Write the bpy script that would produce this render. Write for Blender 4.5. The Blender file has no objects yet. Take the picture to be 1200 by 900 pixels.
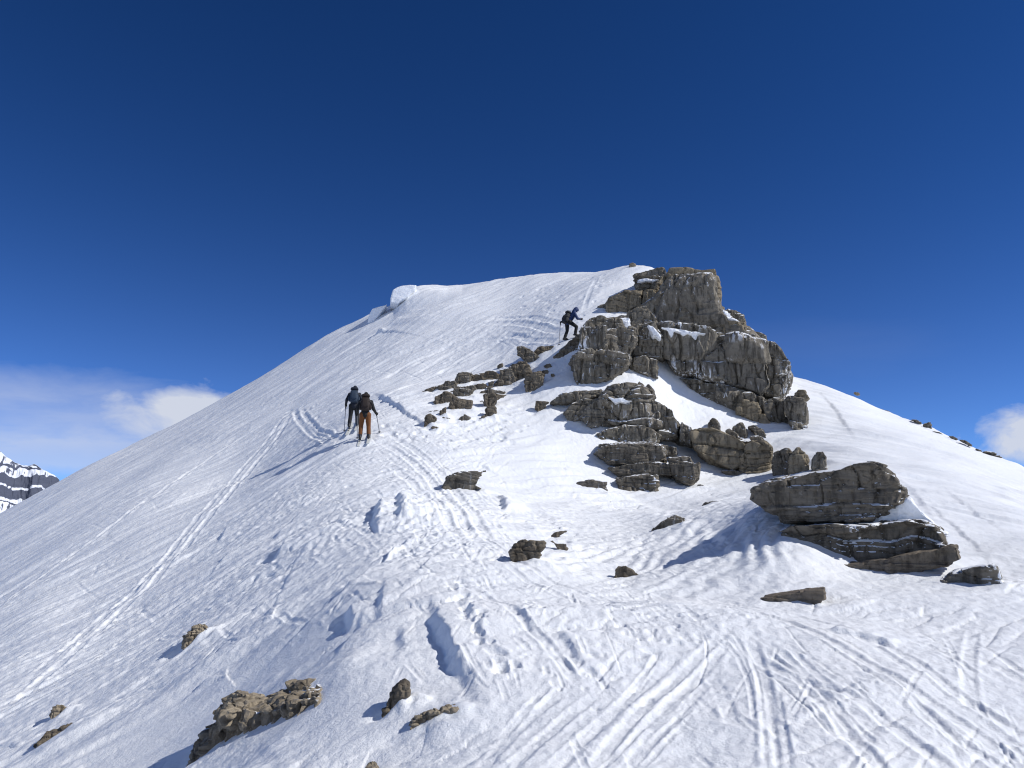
import bpy, bmesh, math, random, time
import numpy as np
T0 = time.time()
random.seed(7); RNG = np.random.default_rng(7)
S = bpy.context.scene
COL = S.collection
R = math.radians

# ------------------------------------------------------------------ camera
F = 900.0; PITCH = R(10.08); CZ = 1.6
cp, sp = math.cos(PITCH), math.sin(PITCH)
cam = bpy.data.cameras.new('camera'); cam.sensor_width = 36; cam.lens = F / 1200 * 36
cam.clip_start = 0.1; cam.clip_end = 60000
co = bpy.data.objects.new('camera', cam); COL.objects.link(co)
co.location = (0, 0, CZ); co.rotation_euler = (math.pi / 2 + PITCH, 0, 0)
S.camera = co

def ray(px, py):
    """photograph pixel -> direction in the world"""
    u = (np.asarray(px, float) - 600) / F; v = (450 - np.asarray(py, float)) / F
    return u, cp - v * sp, sp + v * cp
def at_pt(px, py):
    """pixel -> azimuth, rise over run"""
    x, y, z = ray(px, py)
    return np.arctan2(x, y), z / np.hypot(x, y)

# ------------------------------------------------------------------ noise
def _h(ix, iy, iz, seed):
    h = (ix.astype(np.uint32) * np.uint32(374761393) + iy.astype(np.uint32) * np.uint32(668265263)
         + iz.astype(np.uint32) * np.uint32(2246822519) + np.uint32((seed * 3266489917) & 0xffffffff))
    h = (h ^ (h >> np.uint32(13))) * np.uint32(1274126177)
    h = h ^ (h >> np.uint32(16))
    return h.astype(np.float32) * np.float32(1 / 4294967296.0)
def noise2(x, y, seed=0):
    x = x.astype(np.float32); y = y.astype(np.float32)
    fx = np.floor(x); fy = np.floor(y)
    ix = fx.astype(np.int64); iy = fy.astype(np.int64); z = np.int64(0) * ix
    tx = x - fx; ty = y - fy
    ux = tx * tx * tx * (tx * (tx * 6 - 15) + 10); uy = ty * ty * ty * (ty * (ty * 6 - 15) + 10)
    def g(dx, dy):
        a = _h(ix + dx, iy + dy, z, seed) * np.float32(6.2831853)
        return np.cos(a) * (tx - dx) + np.sin(a) * (ty - dy)
    n = (g(0, 0) * (1 - ux) + g(1, 0) * ux) * (1 - uy) + (g(0, 1) * (1 - ux) + g(1, 1) * ux) * uy
    return n * 1.4
def noise3(p, seed=0):
    p = p.astype(np.float32)
    f = np.floor(p); i = f.astype(np.int64); t = p - f
    u = t * t * (3 - 2 * t)
    out = 0
    for dx in (0, 1):
        for dy in (0, 1):
            for dz in (0, 1):
                w = (u[:, 0] if dx else 1 - u[:, 0]) * (u[:, 1] if dy else 1 - u[:, 1]) * (u[:, 2] if dz else 1 - u[:, 2])
                out = out + w * _h(i[:, 0] + dx, i[:, 1] + dy, i[:, 2] + dz, seed)
    return out * 2 - 1
def fbm3(p, oct=4, seed=0):
    o = 0; a = 1.0
    for k in range(oct):
        o = o + a * noise3(p * (2.0 ** k) + 13.7 * k, seed + k); a *= 0.5
    return o
def sstep(a, b, x):
    t = np.clip((x - a) / (b - a), 0, 1); return t * t * (3 - 2 * t)

# ------------------------------------------------------------------ terrain: a heightfield around the camera
SKY = [(-500, 868, 56), (-200, 708, 55), (0, 602, 55), (100, 546, 56), (200, 498, 57), (300, 444, 57), (380, 394, 58), (430, 369, 58),
       (480, 347, 57), (540, 334, 55), (600, 324, 53), (650, 319, 51), (700, 317, 48), (722, 313, 47), (738, 310, 46), (760, 312, 45),
       (778, 320, 44), (800, 345, 43), (850, 392, 42), (900, 425, 41), (925, 440, 41), (960, 451, 41), (1000, 466, 40),
       (1040, 483, 40), (1100, 507, 38), (1150, 529, 37), (1180, 541, 36), (1200, 549, 36), (1300, 594, 34), (1500, 690, 32)]
CORN = [(462, 0), (468, 6), (476, 12), (484, 13), (496, 11), (512, 7.5), (525, 3.5), (542, 0)]
CTRL = [(0, 900, 12.5), (0, 820, 17), (0, 750, 23), (0, 680, 33), (0, 630, 44), (100, 900, 10.5), (100, 750, 19), (100, 620, 34), (200, 900, 9), (200, 820, 11.5),
        (200, 740, 16), (200, 660, 23), (200, 580, 33), (300, 550, 33), (300, 480, 45), (300, 650, 18.5), (300, 750, 12.2), (300, 850, 8.6), (430, 430, 42), (440, 390, 50),
        (428, 515, 27), (414, 503, 28.6), (340, 520, 33.5), (430, 600, 17.5), (430, 700, 10.8), (430, 800, 7.6), (430, 900, 5.8), (520, 360, 48), (520, 420, 39),
        (600, 360, 44.5), (600, 400, 38), (600, 450, 33), (600, 520, 26.5), (600, 575, 22), (600, 640, 13.5), (600, 720, 9), (600, 800, 6.8),
        (600, 900, 5), (520, 560, 22), (520, 470, 31), (665, 402, 34.5), (700, 350, 39.5), (650, 480, 29.8), (650, 540, 25.6), (720, 575, 25), (720, 620, 17.6), (740, 675, 12.5), (800, 720, 9.3),
        (800, 800, 6.8), (800, 900, 5), (770, 432, 33.4), (800, 490, 31.6), (830, 530, 29.8), (868, 566, 27.0), (790, 568, 26.2), (850, 612, 15.4), (884, 592, 15.2), (870, 650, 12.9), (800, 650, 13.6), (925, 640, 12.9), (800, 600, 20.5),
        (920, 705, 10.5), (1000, 675, 12.6), (1100, 690, 12), (1200, 695, 12.3), (1000, 800, 6.8), (1000, 900, 5.1), (1200, 800, 7.6), (1200, 900, 5.7),
        (900, 520, 31), (940, 540, 28.4), (950, 490, 34), (1050, 560, 25.5), (1050, 520, 31), (1150, 600, 21.5), (1150, 650, 15.6), (1200, 580, 28.5), (1200, 640, 17)]
OUT = [(-90, 3, -.62), (-90, 6, -.5), (-90, 15, -.6), (-90, 35, -.62), (-60, 3, -.58), (-60, 6, -.44), (-60, 15, -.48), (-60, 40, -.40), (-135, 3, -.6), (-135, 10, -.6), (-135, 35, -.72), (180, 3, -.6), (180, 10, -.33), (180, 35, -.28),
       (135, 3, -.58), (135, 10, -.34), (135, 35, -.36), (90, 3, -.56), (90, 6, -.36), (90, 15, -.34), (90, 35, -.38), (60, 3, -.53), (60, 6, -.28), (60, 15, -.16), (60, 33, -.15), (45, 3, -.5), (45, 6, -.25), (45, 15, -.06)]
for aa in (-30, -15, 0, 15, 30):
    OUT.append((aa, 3, -.50 - .02 * abs(aa) / 30)); OUT.append((aa, 2, -.78))
for aa in (-120, -60, 60, 120, 180): OUT.append((aa, 2, -.8))

sk = np.array(SKY, float); sa, st = at_pt(sk[:, 0], sk[:, 1]); sr = sk[:, 2]
ca, ct = at_pt(np.array(CTRL)[:, 0], np.array(CTRL)[:, 1]); cr = np.array(CTRL)[:, 2]
oa = np.array([R(o[0]) for o in OUT]); orr = np.array([o[1] for o in OUT], float); ot = np.array([o[2] for o in OUT])
# skyline all around
ringa = np.concatenate([[-math.pi, R(-135), R(-90), R(-66)], sa, [R(62), R(90), R(135), math.pi]])
ringt = np.concatenate([[-.28, -.72, -.62, -.46], st, [-.16, -.38, -.36, -.28]])
ringr = np.concatenate([[38, 38, 40, 48], sr, [34, 36, 38, 38]])
A = np.concatenate([ca, oa, sa]); TT = np.concatenate([ct, ot, st]); RR = np.concatenate([cr, orr, sr])
LS = 0.55
cen = np.stack([np.sin(A), np.cos(A), LS * np.log(RR)], 1)
def tps(d2): return np.where(d2 > 1e-12, 0.5 * d2 * np.log(np.maximum(d2, 1e-12)), 0)
n = len(cen)
D2 = ((cen[:, None] - cen[None]) ** 2).sum(-1)
K = tps(D2) + np.eye(n) * 2e-4
P = np.concatenate([np.ones((n, 1)), cen], 1)
M = np.block([[K, P], [P.T, np.zeros((4, 4))]])
sol = np.linalg.solve(M, np.concatenate([TT, np.zeros(4)]))

def base_t(a, r):
    a = np.asarray(a, np.float32); r = np.asarray(r, np.float32)
    sh = a.shape; a = a.ravel(); r = r.ravel()
    out = np.empty(a.shape, np.float32)
    w = sol.astype(np.float32); c = cen.astype(np.float32)
    for i in range(0, len(a), 60000):
        s_ = slice(i, i + 60000)
        p = np.stack([np.sin(a[s_]), np.cos(a[s_]), LS * np.log(r[s_])], 1)
        d2 = (p * p).sum(1)[:, None] + (c * c).sum(1)[None] - 2 * p @ c.T
        np.maximum(d2, 1e-7, out=d2)
        out[s_] = (0.5 * d2 * np.log(d2)) @ w[:n] + w[n] + p @ w[n + 1:]
    return out.reshape(sh)
corn_a = at_pt(np.array([c[0] for c in CORN], float), np.full(len(CORN), 345.0))[0]
corn_d = np.array([c[1] for c in CORN]) / F
def base_h(a, r):
    rs = np.interp(a, ringa, ringr); ts = np.interp(a, ringa, ringt)
    rc = np.minimum(r, rs)
    t = base_t(a, rc)
    d = ts - t
    t = ts - .5 * (d + np.sqrt(d * d + .003 ** 2)) 
    t = t + np.interp(a, corn_a, corn_d) * sstep(.88, .955, r / rs)
    h = CZ + rc * t
    h = np.where(rc < 3, h + (-0.0) , h)
    q = np.maximum(r - rs, 0); m0 = ts - .03; m1 = -.62
    q1 = np.minimum(q, 10); s_ = q1 / 10
    fall = m0 * q1 + (m1 - m0) * 10 * (s_ ** 3 - .5 * s_ ** 4) + m1 * np.maximum(q - 10, 0)
    h = h + fall
    # valley floor far below
    lo = -420.0
    return np.where(h < lo + 80, lo + 80 * np.exp(np.clip((h - lo - 80) / 80, -50, 0)), h)

am = R(40); da = R(0.072)
az_d = np.arange(-am, am + da / 2, da)
out_deg = np.arange(41.2, 180, 1.6)
az = np.concatenate([-R(1) * out_deg[::-1], az_d, R(1) * out_deg])
def lnr(a, b, s): return np.exp(np.arange(math.log(a), math.log(b), s))
rr = np.concatenate([[.25, .5, .8, 1.1, 1.5, 1.9, 2.3, 2.7, 3.1, 3.4], lnr(3.6, 12, .0042), lnr(12, 62, .0021), lnr(62, 130, .02), lnr(130, 22000, .12)])
AZ, RAD = np.meshgrid(az, rr)          # rows = radius
AZ = AZ.astype(np.float32); RAD = RAD.astype(np.float32)
H = base_h(AZ, np.maximum(RAD, 2.0)).astype(np.float32)
H = np.where(RAD < 2.0, CZ + (H - CZ), H)
X = RAD * np.sin(AZ); Y = RAD * np.cos(AZ)
print('base terrain', H.shape, round(time.time() - T0, 1))
T = ((H - CZ) / np.maximum(RAD, .1)).astype(np.float32)

def hit(px, py, rmin=3.4):
    """pixel -> point on the terrain (first crossing along its azimuth)"""
    a, t = at_pt(px, py); a = float(a); t = float(t)
    j = int(np.argmin(abs(az - a)))
    col = T[:, j]; i0 = int(np.searchsorted(rr, rmin))
    k = np.nonzero(col[i0:] >= t)[0]
    i = i0 + int(k[0]) if len(k) else i0 + int(np.argmax(col[i0:]))
    r = rr[i]
    if i > i0 and col[i] > col[i - 1]:
        f = min(max((t - col[i - 1]) / (col[i] - col[i - 1]), 0), 1); r = rr[i - 1] + f * (rr[i] - rr[i - 1])
    return r * math.sin(a), r * math.cos(a), r
def ground_z(x, y):
    r = math.hypot(x, y); a = math.atan2(x, y)
    j = int(np.argmin(abs(az - a))); return float(np.interp(r, rr, H[:, j]))

# pixel position of each terrain vertex: only used to say where a kind of snow lies
fy = Y * cp + (H - CZ) * sp; fz = -Y * sp + (H - CZ) * cp
fy_ = np.maximum(fy, .05)
PX = 600 + F * X / fy_; PY = 450 - F * fz / fy_
front = (fy > .3)
def blob(cx, cy, rx, ry, ang=0.0):
    c, s_ = math.cos(R(ang)), math.sin(R(ang))
    dx = PX - cx; dy = PY - cy
    u = (dx * c + dy * s_) / rx; v = (-dx * s_ + dy * c) / ry
    return np.exp(-(u * u + v * v)) * front

DISP = np.zeros_like(H)
def patch(pts, margin):
    p = np.array(pts); r = np.hypot(p[:, 0], p[:, 1]); a = np.arctan2(p[:, 0], p[:, 1])
    r0 = max(r.min() - margin, .3); r1 = r.max() + margin
    ma = margin / max(r.min() - margin * .5, .8)
    i0, i1 = np.searchsorted(rr, [r0, r1]); j0, j1 = np.searchsorted(az, [a.min() - ma, a.max() + ma])
    return slice(max(i0 - 1, 0), i1 + 1), slice(max(j0 - 1, 0), j1 + 1)
def dist(pts, sl):
    """distance, signed side (right of travel is +) and arc parameter 0..1"""
    x = X[sl]; y = Y[sl]; p = np.array(pts, np.float32)
    best = np.full(x.shape, 1e9, np.float32); side = np.zeros_like(best); arc = np.zeros_like(best)
    L = np.hypot(*(p[1:] - p[:-1]).T); tot = L.sum() + 1e-6; acc = 0.0
    for k in range(len(p) - 1):
        d = p[k + 1] - p[k]; l2 = float(d @ d) + 1e-9
        s_ = np.clip(((x - p[k][0]) * d[0] + (y - p[k][1]) * d[1]) / l2, 0, 1)
        ex = x - p[k][0] - s_ * d[0]; ey = y - p[k][1] - s_ * d[1]
        q = np.sqrt(ex * ex + ey * ey); m = q < best
        best = np.where(m, q, best)
        side = np.where(m, np.sign(d[1] * ex - d[0] * ey), side)
        arc = np.where(m, (acc + s_ * L[k]) / tot, arc); acc += L[k]
    return best, side, arc
def smooth_line(pts, k=6):
    p = np.array(pts, float)
    if len(p) < 3: return p
    for _ in range(2):
        q = [p[0]]
        for i in range(len(p) - 1):
            q.append(.75 * p[i] + .25 * p[i + 1]); q.append(.25 * p[i] + .75 * p[i + 1])
        q.append(p[-1]); p = np.array(q)
    return p
def to_world(px_pts, smooth=True):
    p = smooth_line(px_pts) if smooth else np.array(px_pts, float)
    return [hit(a, b)[:2] for a, b in p]
def taper(arc, e=.12): return sstep(0, e, arc) * sstep(0, e, 1 - arc)
def wob(sl, s_, seed): return noise2(X[sl] * s_, Y[sl] * s_, seed)

def groove(pts, w=.12, d=.05, berm=.5, rough=.35, e=.12):
    sl = patch(pts, w * 5)
    q, sd, ar = dist(pts, sl)
    if q.size == 0: return
    n_ = 1 + rough * 1.6 * wob(sl, 2.2, 31)
    q = q / w
    d *= .55
    f = -d * np.exp(-q ** 6) + berm * d * np.exp(-((q - 1.5) / .38) ** 2) * (1 + rough * 2 * wob(sl, 5, 33))
    DISP[sl] += f * n_ * taper(ar, e)
def step(pts, hgt=.2, sharp=.12, fall=1.0, e=.15, rough=.3, back=.35):
    """a wind-cut edge: the right of the travel direction stands higher"""
    sl = patch(pts, fall * 3)
    q, sd, ar = dist(pts, sl)
    if q.size == 0: return
    s_ = q * sd + .35 * sharp * wob(sl, 1.6 / max(sharp, .05) * .25, 41) + rough * .5 * wob(sl, 2.5, 42) * sharp * 2
    up = sstep(-sharp, sharp, s_) * np.exp(-np.maximum(s_, 0) / fall)
    dn = (1 - sstep(-sharp, sharp, s_)) * np.exp(-np.maximum(-s_, 0) / (fall * .8)) * back
    DISP[sl] += hgt * (up - dn) * taper(ar, e) * (.85 + .5 * noise2(ar * 5.0, ar * 0 + hgt * 77, 43))
def pit(x, y, ra, d, ang=0, el=1.6, rim=.4):
    sl = patch([(x, y)], ra * 4)
    dx = X[sl] - x; dy = Y[sl] - y
    c, s_ = math.cos(ang), math.sin(ang)
    u = (dx * c + dy * s_) / (ra * el); v = (-dx * s_ + dy * c) / ra
    q = np.sqrt(u * u + v * v)
    n_ = 1 + .9 * noise2(X[sl] * 5 / ra * .12, Y[sl] * 5 / ra * .12, 51)
    DISP[sl] += .5 * (-d * np.exp(-q ** 4) + .35 * rim * d * np.exp(-((q - 1.35) / .35) ** 2)) * n_

# ---- wind texture. f = down the left flank, g = across it
fd = np.array([-.83, -.56]); 
Fc = X * fd[0] + Y * fd[1]; Gc = X * -fd[1] + Y * fd[0]
def fade(wl): return sstep(1.5, 4.5, wl / (RAD * .0015 + .004))
left = sstep(620, 380, PX + .45 * (PY - 560)) * front          # the left flank
right = sstep(860, 960, PX) * sstep(700, 660, PY) * front      # the slope right of the rocks
fore = sstep(640, 760, PY) * (1 - left) * front
mid = np.clip(1 - left - right - fore, 0, 1) * front
calm = np.clip(blob(400, 850, 110, 45, -8) + blob(200, 870, 160, 50, -25) + blob(320, 790, 140, 22, -28) + blob(600, 545, 45, 18, -20), 0, 1)
near = RAD < 75
w1x = 1.3 * noise2(X * .25, Y * .25, 3); w1y = 1.3 * noise2(X * .25, Y * .25, 4)
DISP += .10 * noise2((X + w1x) * .33, (Y + w1y) * .33, 5) * near * sstep(3, 9, RAD)
DISP += .055 * noise2(Fc * .35 + w1x * .5, Gc * 1.3 + w1y, 6) * (left * 1.0 + mid * .8 + fore * .5 + right * .5)
def ridged(x, y, seed): return 1 - 2.2 * np.abs(noise2(x, y, seed))
DISP += .026 * ridged(Fc * .42 + w1x, Gc * 1.9 + .8 * w1y, 7) * (left * .8 + mid * .6) * (1 - .8 * calm)
DISP += .012 * (.3 + 1.2 * sstep(-.2, .4, noise2(X * .13, Y * .13, 34))) * noise2(Fc * .8 + w1x, Gc * 5.0 + 1.2 * w1y, 8) * (left * .9 + mid * .8 + fore * .4) * fade(.2) * (1 - .6 * calm)
# broken crust and clods near the ridge and along the skied flank
cl1 = noise2(X * 3.6, Y * 3.6, 10); cl2 = noise2(X * 7.5, Y * 7.5, 11); cl3 = noise2(X * 15, Y * 15, 12)
cl4 = noise2(X * 1.7, Y * 1.7, 13)
patchy = sstep(-.15, .35, noise2(X * .22, Y * .22, 14) + .35 * noise2(X * .8, Y * .8, 15))
chunk = np.clip(left * sstep(800, 560, PY) * .85 + blob(470, 560, 110, 60) + blob(600, 370, 160, 60) + blob(540, 620, 90, 50)
                + blob(330, 480, 120, 60, -40) * .7 + blob(620, 760, 110, 70, 50) * .35 + blob(830, 760, 90, 40) * .3, 0, 1.2) * (1 - .7 * calm)
DISP += .5 * chunk * patchy * (.022 * np.maximum(cl4 - .05, 0) + .055 * np.maximum(cl1 - .1, 0) * fade(.28) + .035 * cl2 * fade(.13) + .016 * cl3 * fade(.066))
DISP += (.014 * cl2 * fade(.13) + .010 * cl3 * fade(.066) + .010 * np.maximum(cl1, 0) * fade(.28)) * (1 - calm) * (1 - .55 * right) * (1 - .45 * fore) * near
# long wind-carved ridges with one crisp side
gust = sstep(-.25, .35, noise2(X * .16, Y * .16, 35))
ph = Gc * .62 + 1.1 * noise2(Fc * .10, Gc * .16, 36) + .35 * noise2(Fc * .4, Gc * .5, 37); fr_ = ph - np.floor(ph)
saw = (1 - fr_) * sstep(0, .07, fr_)
DISP += .070 * saw * (left * .7 + mid * .9 + fore * .25) * gust * (1 - .5 * calm) * near * sstep(-.2, .2, noise2(Fc * .22, Gc * .4, 38))
ph = Gc * 1.7 + .9 * noise2(Fc * .25, Gc * .4, 39) + w1x * .3; fr_ = ph - np.floor(ph); saw = (1 - fr_) * sstep(0, .10, fr_)
DISP += .030 * saw * (left * .9 + mid * .8 + fore * .2) * near * sstep(-.05, .3, noise2(Fc * .3 + 9, Gc * .5, 40))
# broken wind crust: thin plates with crisp edges, stretched along the wind
def plates(px_, py_, seed):
    b0x, b0y = np.floor(px_), np.floor(py_); f1 = np.full(px_.shape, 9., np.float32); f2 = f1.copy(); hv = np.zeros_like(f1)
    for dx in (-1, 0, 1):
        for dy in (-1, 0, 1):
            cx_ = (b0x + dx).astype(np.int64); cy_ = (b0y + dy).astype(np.int64); z_ = cx_ * 0
            d2 = (px_ - cx_ - _h(cx_, cy_, z_, seed)) ** 2 + (py_ - cy_ - _h(cx_, cy_, z_, seed + 1)) ** 2
            m_ = d2 < f1; f2 = np.where(m_, f1, np.minimum(f2, d2)); f1 = np.where(m_, d2, f1); hv = np.where(m_, _h(cx_, cy_, z_, seed + 2), hv)
    return hv - .5, np.sqrt(f2) - np.sqrt(f1)
hv, ed = plates((Fc * 1.1 + w1x * .6).astype(np.float32), (Gc * 3.4 + w1y * .5).astype(np.float32), 300)
crust = (left * .8 + mid * 1.0 + fore * .45) * sstep(-.1, .3, noise2(X * .5, Y * .5, 27)) * (1 - .8 * calm) * near
DISP += crust * (.036 * hv - .020 * np.exp(-(ed / .08) ** 2)) * fade(.25)
hv, ed = plates((Fc * 3.2 + w1x).astype(np.float32), (Gc * 7.5 + w1y).astype(np.float32), 310)
DISP += (crust * .7 + chunk * patchy * .8) * (.020 * hv) * fade(.13)
# long wind lines on the right slope
Rd = np.array([.80, -.60]); Ru = X * Rd[0] + Y * Rd[1]; Rv = X * -Rd[1] + Y * Rd[0]
DISP += (.085 * ridged(Ru * .09 + .4 * w1x, Rv * .62 + .5 * w1y, 17) + .035 * ridged(Ru * .16, Rv * 1.7 + .6 * w1y, 63)) * right
DISP += .022 * noise2(Ru * .3, Rv * 2.6 + w1y, 18) * right
# ripples under the big boulder and across the saddle
rip = np.clip(blob(860, 640, 75, 28, 10) + blob(700, 655, 90, 22, 5) * .8 + blob(830, 690, 80, 14) * .5, 0, 1)
DISP += .026 * np.sin(6.283 * (X * .86 - Y * .5 + .22 * noise2(X * 1.3, Y * 1.3, 19)) / .34 + 2.4 * noise2(X * .7, Y * .7, 20)) * rip
flat = blob(760, 590, 130, 18, -3) + blob(640, 610, 120, 25)
DISP += .03 * ridged(X * .9 + w1x, Y * .35 + w1y, 21) * np.clip(flat, 0, 1)
# foreground scoured lines
fx_ = np.array([.62, -.78]); Fu = X * fx_[0] + Y * fx_[1]; Fv = X * -fx_[1] + Y * fx_[0]
DISP += .006 * noise2(Fu * .45 + w1y, Fv * 3.0 + w1x + w1y * .6, 22) * fore * sstep(780, 860, PX)
DISP += .006 * noise2(Fu * .9, Fv * 9.0, 23) * fore * sstep(780, 860, PX)
gx_ = np.array([-.30, -.95]); Gu = X * gx_[0] + Y * gx_[1]; Gv = X * -gx_[1] + Y * gx_[0]
skid = blob(640, 840, 110, 80, -45)
DISP += .45 * (.008 * noise2(Gu * .8 + w1x, Gv * 5.0 + 1.5 * w1y, 24) + .007 * noise2(Gu * 2, Gv * 12 + 2 * w1x, 25)) * np.clip(skid, 0, 1)

# ---- ski tracks
def px_line(pts, **k): groove(to_world(pts), **k)
px_line([(345, 480), (322, 520), (285, 562), (240, 612), (185, 680), (130, 728), (70, 778), (0, 835), (-60, 880)], w=.10, d=.05, berm=.6)
px_line([(338, 481), (312, 520), (274, 562), (228, 612), (172, 680), (118, 728), (58, 776), (-10, 830)], w=.09, d=.045, berm=.5)
px_line([(345, 479), (270, 520), (190, 574), (100, 640), (0, 712), (-60, 755)], w=.10, d=.045, berm=.9)
px_line([(344, 480), (352, 498), (368, 508), (390, 522)], w=.12, d=.08)
px_line([(352, 480), (364, 498), (380, 508), (402, 518)], w=.12, d=.08)
px_line([(345, 478), (400, 452), (470, 425), (560, 398), (640, 392)], w=.18, d=.07)
px_line([(560, 382), (600, 378), (640, 385), (662, 392)], w=.2, d=.07)
px_line([(575, 374), (620, 372), (660, 380)], w=.16, d=.05)
px_line([(590, 391), (620, 398), (655, 402)], w=.18, d=.06)
px_line([(700, 325), (690, 345), (684, 365)], w=.12, d=.04)
for k in range(15):        # turns descending from the top
    x0 = random.uniform(440, 640); y0 = 345 + (640 - x0) * .12 + random.uniform(5, 60)
    L = random.uniform(60, 170); s_ = random.uniform(.42, .62)
    px_line([(x0, y0), (x0 - L * .5, y0 + L * .5 * s_ - 3), (x0 - L, y0 + L * s_)], w=random.uniform(.10, .2), d=random.uniform(.03, .07))
for k in range(95):        # fall-line tracks on the flank
    x0 = random.uniform(40, 420); y0 = max(640 - x0 * .52 + 25, 470) + random.uniform(0, 190)
    x, y, r = hit(x0, y0); L = random.uniform(4, 14); an = math.atan2(fd[1], fd[0]) + random.uniform(-.16, .16)
    groove([(x, y), (x + L * .5 * math.cos(an), y + L * .5 * math.sin(an)), (x + L * math.cos(an + .06), y + L * math.sin(an + .06))],
           w=random.uniform(.03, .09), d=random.uniform(.008, .035), berm=.7)
for p, d_ in [([(1230, 905), (1150, 862), (1060, 800), (1000, 768), (930, 742), (868, 722)], .055), ([(1200, 860), (1130, 818), (1065, 768), (1010, 752)], .05),
              ([(1210, 800), (1160, 775), (1110, 764), (1060, 752)], .04), ([(1130, 905), (1060, 860), (1000, 812), (930, 795), (880, 770)], .05),
              ([(905, 905), (902, 850), (898, 800), (880, 757)], .045), ([(920, 905), (912, 850), (904, 805)], .035), ([(1140, 735), (1133, 790), (1140, 832)], .03),
              ([(1040, 905), (985, 845), (945, 800)], .045), ([(860, 850), (846, 812), (832, 792)], .03), ([(1190, 905), (1150, 880), (1100, 850), (1070, 815)], .05),
              ([(690, 905), (740, 840), (800, 790), (850, 752)], .04), ([(640, 905), (700, 850), (760, 800), (800, 770)], .04), ([(590, 905), (650, 850), (700, 815)], .035),
              ([(730, 905), (770, 855), (830, 800)], .03), ([(560, 905), (610, 845), (660, 815)], .03), ([(870, 722), (800, 727), (730, 720), (660, 695), (600, 660), (560, 625)], .05),
              ([(868, 730), (790, 738), (720, 730), (640, 700), (585, 665)], .05), ([(640, 690), (690, 700), (740, 725)], .04), ([(540, 690), (600, 730), (650, 775), (680, 810)], .05),
              ([(560, 640), (530, 600), (500, 560), (470, 530), (440, 516)], .045), ([(575, 640), (548, 600), (518, 560), (490, 530), (462, 512)], .04), ([(545, 640), (515, 605), (480, 565), (450, 540)], .035),
              ([(1210, 700), (1100, 707), (1000, 712), (930, 722)], .03), ([(1200, 712), (1080, 722), (980, 735)], .03)]:
    px_line(p, w=.05 if p[0][1] > 650 else .11, d=d_ * (.40 if p[0][1] > 650 else 1), berm=.6, rough=.25)
LA = smooth_line([(1300, 905), (1190, 840), (1100, 790), (1000, 745), (900, 722), (800, 716), (720, 708)]); LB = smooth_line([(1000, 905), (960, 850), (930, 800), (890, 765), (820, 738), (740, 722), (680, 706)])
LC = smooth_line([(600, 905), (660, 860), (720, 815), (770, 780), (795, 755), (790, 735), (750, 722)])
for k in range(22):        # long sweeping ski lines that fan out from the saddle
    a_, b_ = (LA, LB) if k % 5 < 3 else (LB, LC)
    t = random.random(); c_ = a_ * (1 - t) + b_ * t; n_ = len(c_); i0 = random.randint(0, n_ // 2); i1 = min(n_, i0 + random.randint(n_ // 4, n_ // 2 + 4))
    ox, ro = random.gauss(0, 18), random.gauss(0, .10); mx, my = c_[(i0 + i1) // 2]
    groove([hit(x_ + ox + (y_ - my) * ro, y_ - (x_ - mx) * ro)[:2] for x_, y_ in c_[i0:i1:2]], w=random.choice((.012, .018, .025, .035)), d=random.uniform(.005, .015), berm=.5, rough=.25, e=.25)
for k in range(12):        # short skid marks, front right
    x0 = random.uniform(860, 1200); y0 = random.uniform(740, 890); L = random.uniform(30, 120); s_ = .55 + random.uniform(-.15, .25)
    px_line([(x0, y0), (x0 + L * .5, y0 + L * .5 * s_), (x0 + L, y0 + L * s_ + 6)], w=random.uniform(.025, .06), d=random.uniform(.006, .018), berm=.6, e=.3)
for k in range(14):        # skid fan, front middle
    x0 = random.uniform(640, 860); y0 = random.uniform(750, 860); L = random.uniform(30, 110)
    px_line([(x0, y0), (x0 - L * .45, y0 + L * .42), (x0 - L, y0 + L * .95)], w=random.uniform(.02, .05), d=random.uniform(.004, .014), berm=.6, e=.3)
for k in range(50):       # thin crisp scratches from ski edges and poles
    x0 = random.uniform(620, 1200); y0 = random.uniform(735, 895); L = random.uniform(15, 80); a_ = R(random.choice((38, 32, 45, 125, 135, 60)) + random.gauss(0, 9))
    px_line([(x0, y0), (x0 + L * .5 * math.cos(a_), y0 + L * .5 * math.sin(a_) + random.uniform(-2, 2)), (x0 + L * math.cos(a_), y0 + L * math.sin(a_))], w=random.uniform(.010, .022), d=random.uniform(.004, .011), berm=.5, e=.3)
def scratch(cnt, box, angs, ln, w, d, jit=14):
    for k in range(cnt):
        x0 = random.uniform(box[0], box[2]); y0 = random.uniform(box[1], box[3])
        if y0 < 640 - x0 * .52 + 14 or (x0 > 660 and y0 < 590): continue
        L = random.uniform(*ln); a_ = R(random.choice(angs) + random.gauss(0, jit)); c_, s_ = math.cos(a_), math.sin(a_)
        px_line([(x0, y0), (x0 + L * .5 * c_ + random.uniform(-1, 1), y0 + L * .5 * s_), (x0 + L * c_, y0 + L * s_)], w=random.uniform(*w), d=random.uniform(*d), berm=.7, rough=.5, e=.3)
scratch(300, (380, 480, 600, 650), (45, 38, 140, 150, 20), (6, 30), (.025, .05), (.007, .02))
scratch(160, (430, 350, 680, 440), (150, 155, 165, 10), (6, 40), (.03, .07), (.01, .03))
scratch(200, (60, 500, 420, 760), (142, 138, 150, 20), (8, 40), (.02, .05), (.006, .018), 8)
scratch(130, (470, 640, 760, 800), (45, 55, 35, 130, 15), (8, 40), (.012, .03), (.004, .012))
scratch(90, (620, 590, 860, 720), (5, 175, 20, 160), (8, 40), (.02, .04), (.006, .014))
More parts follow.
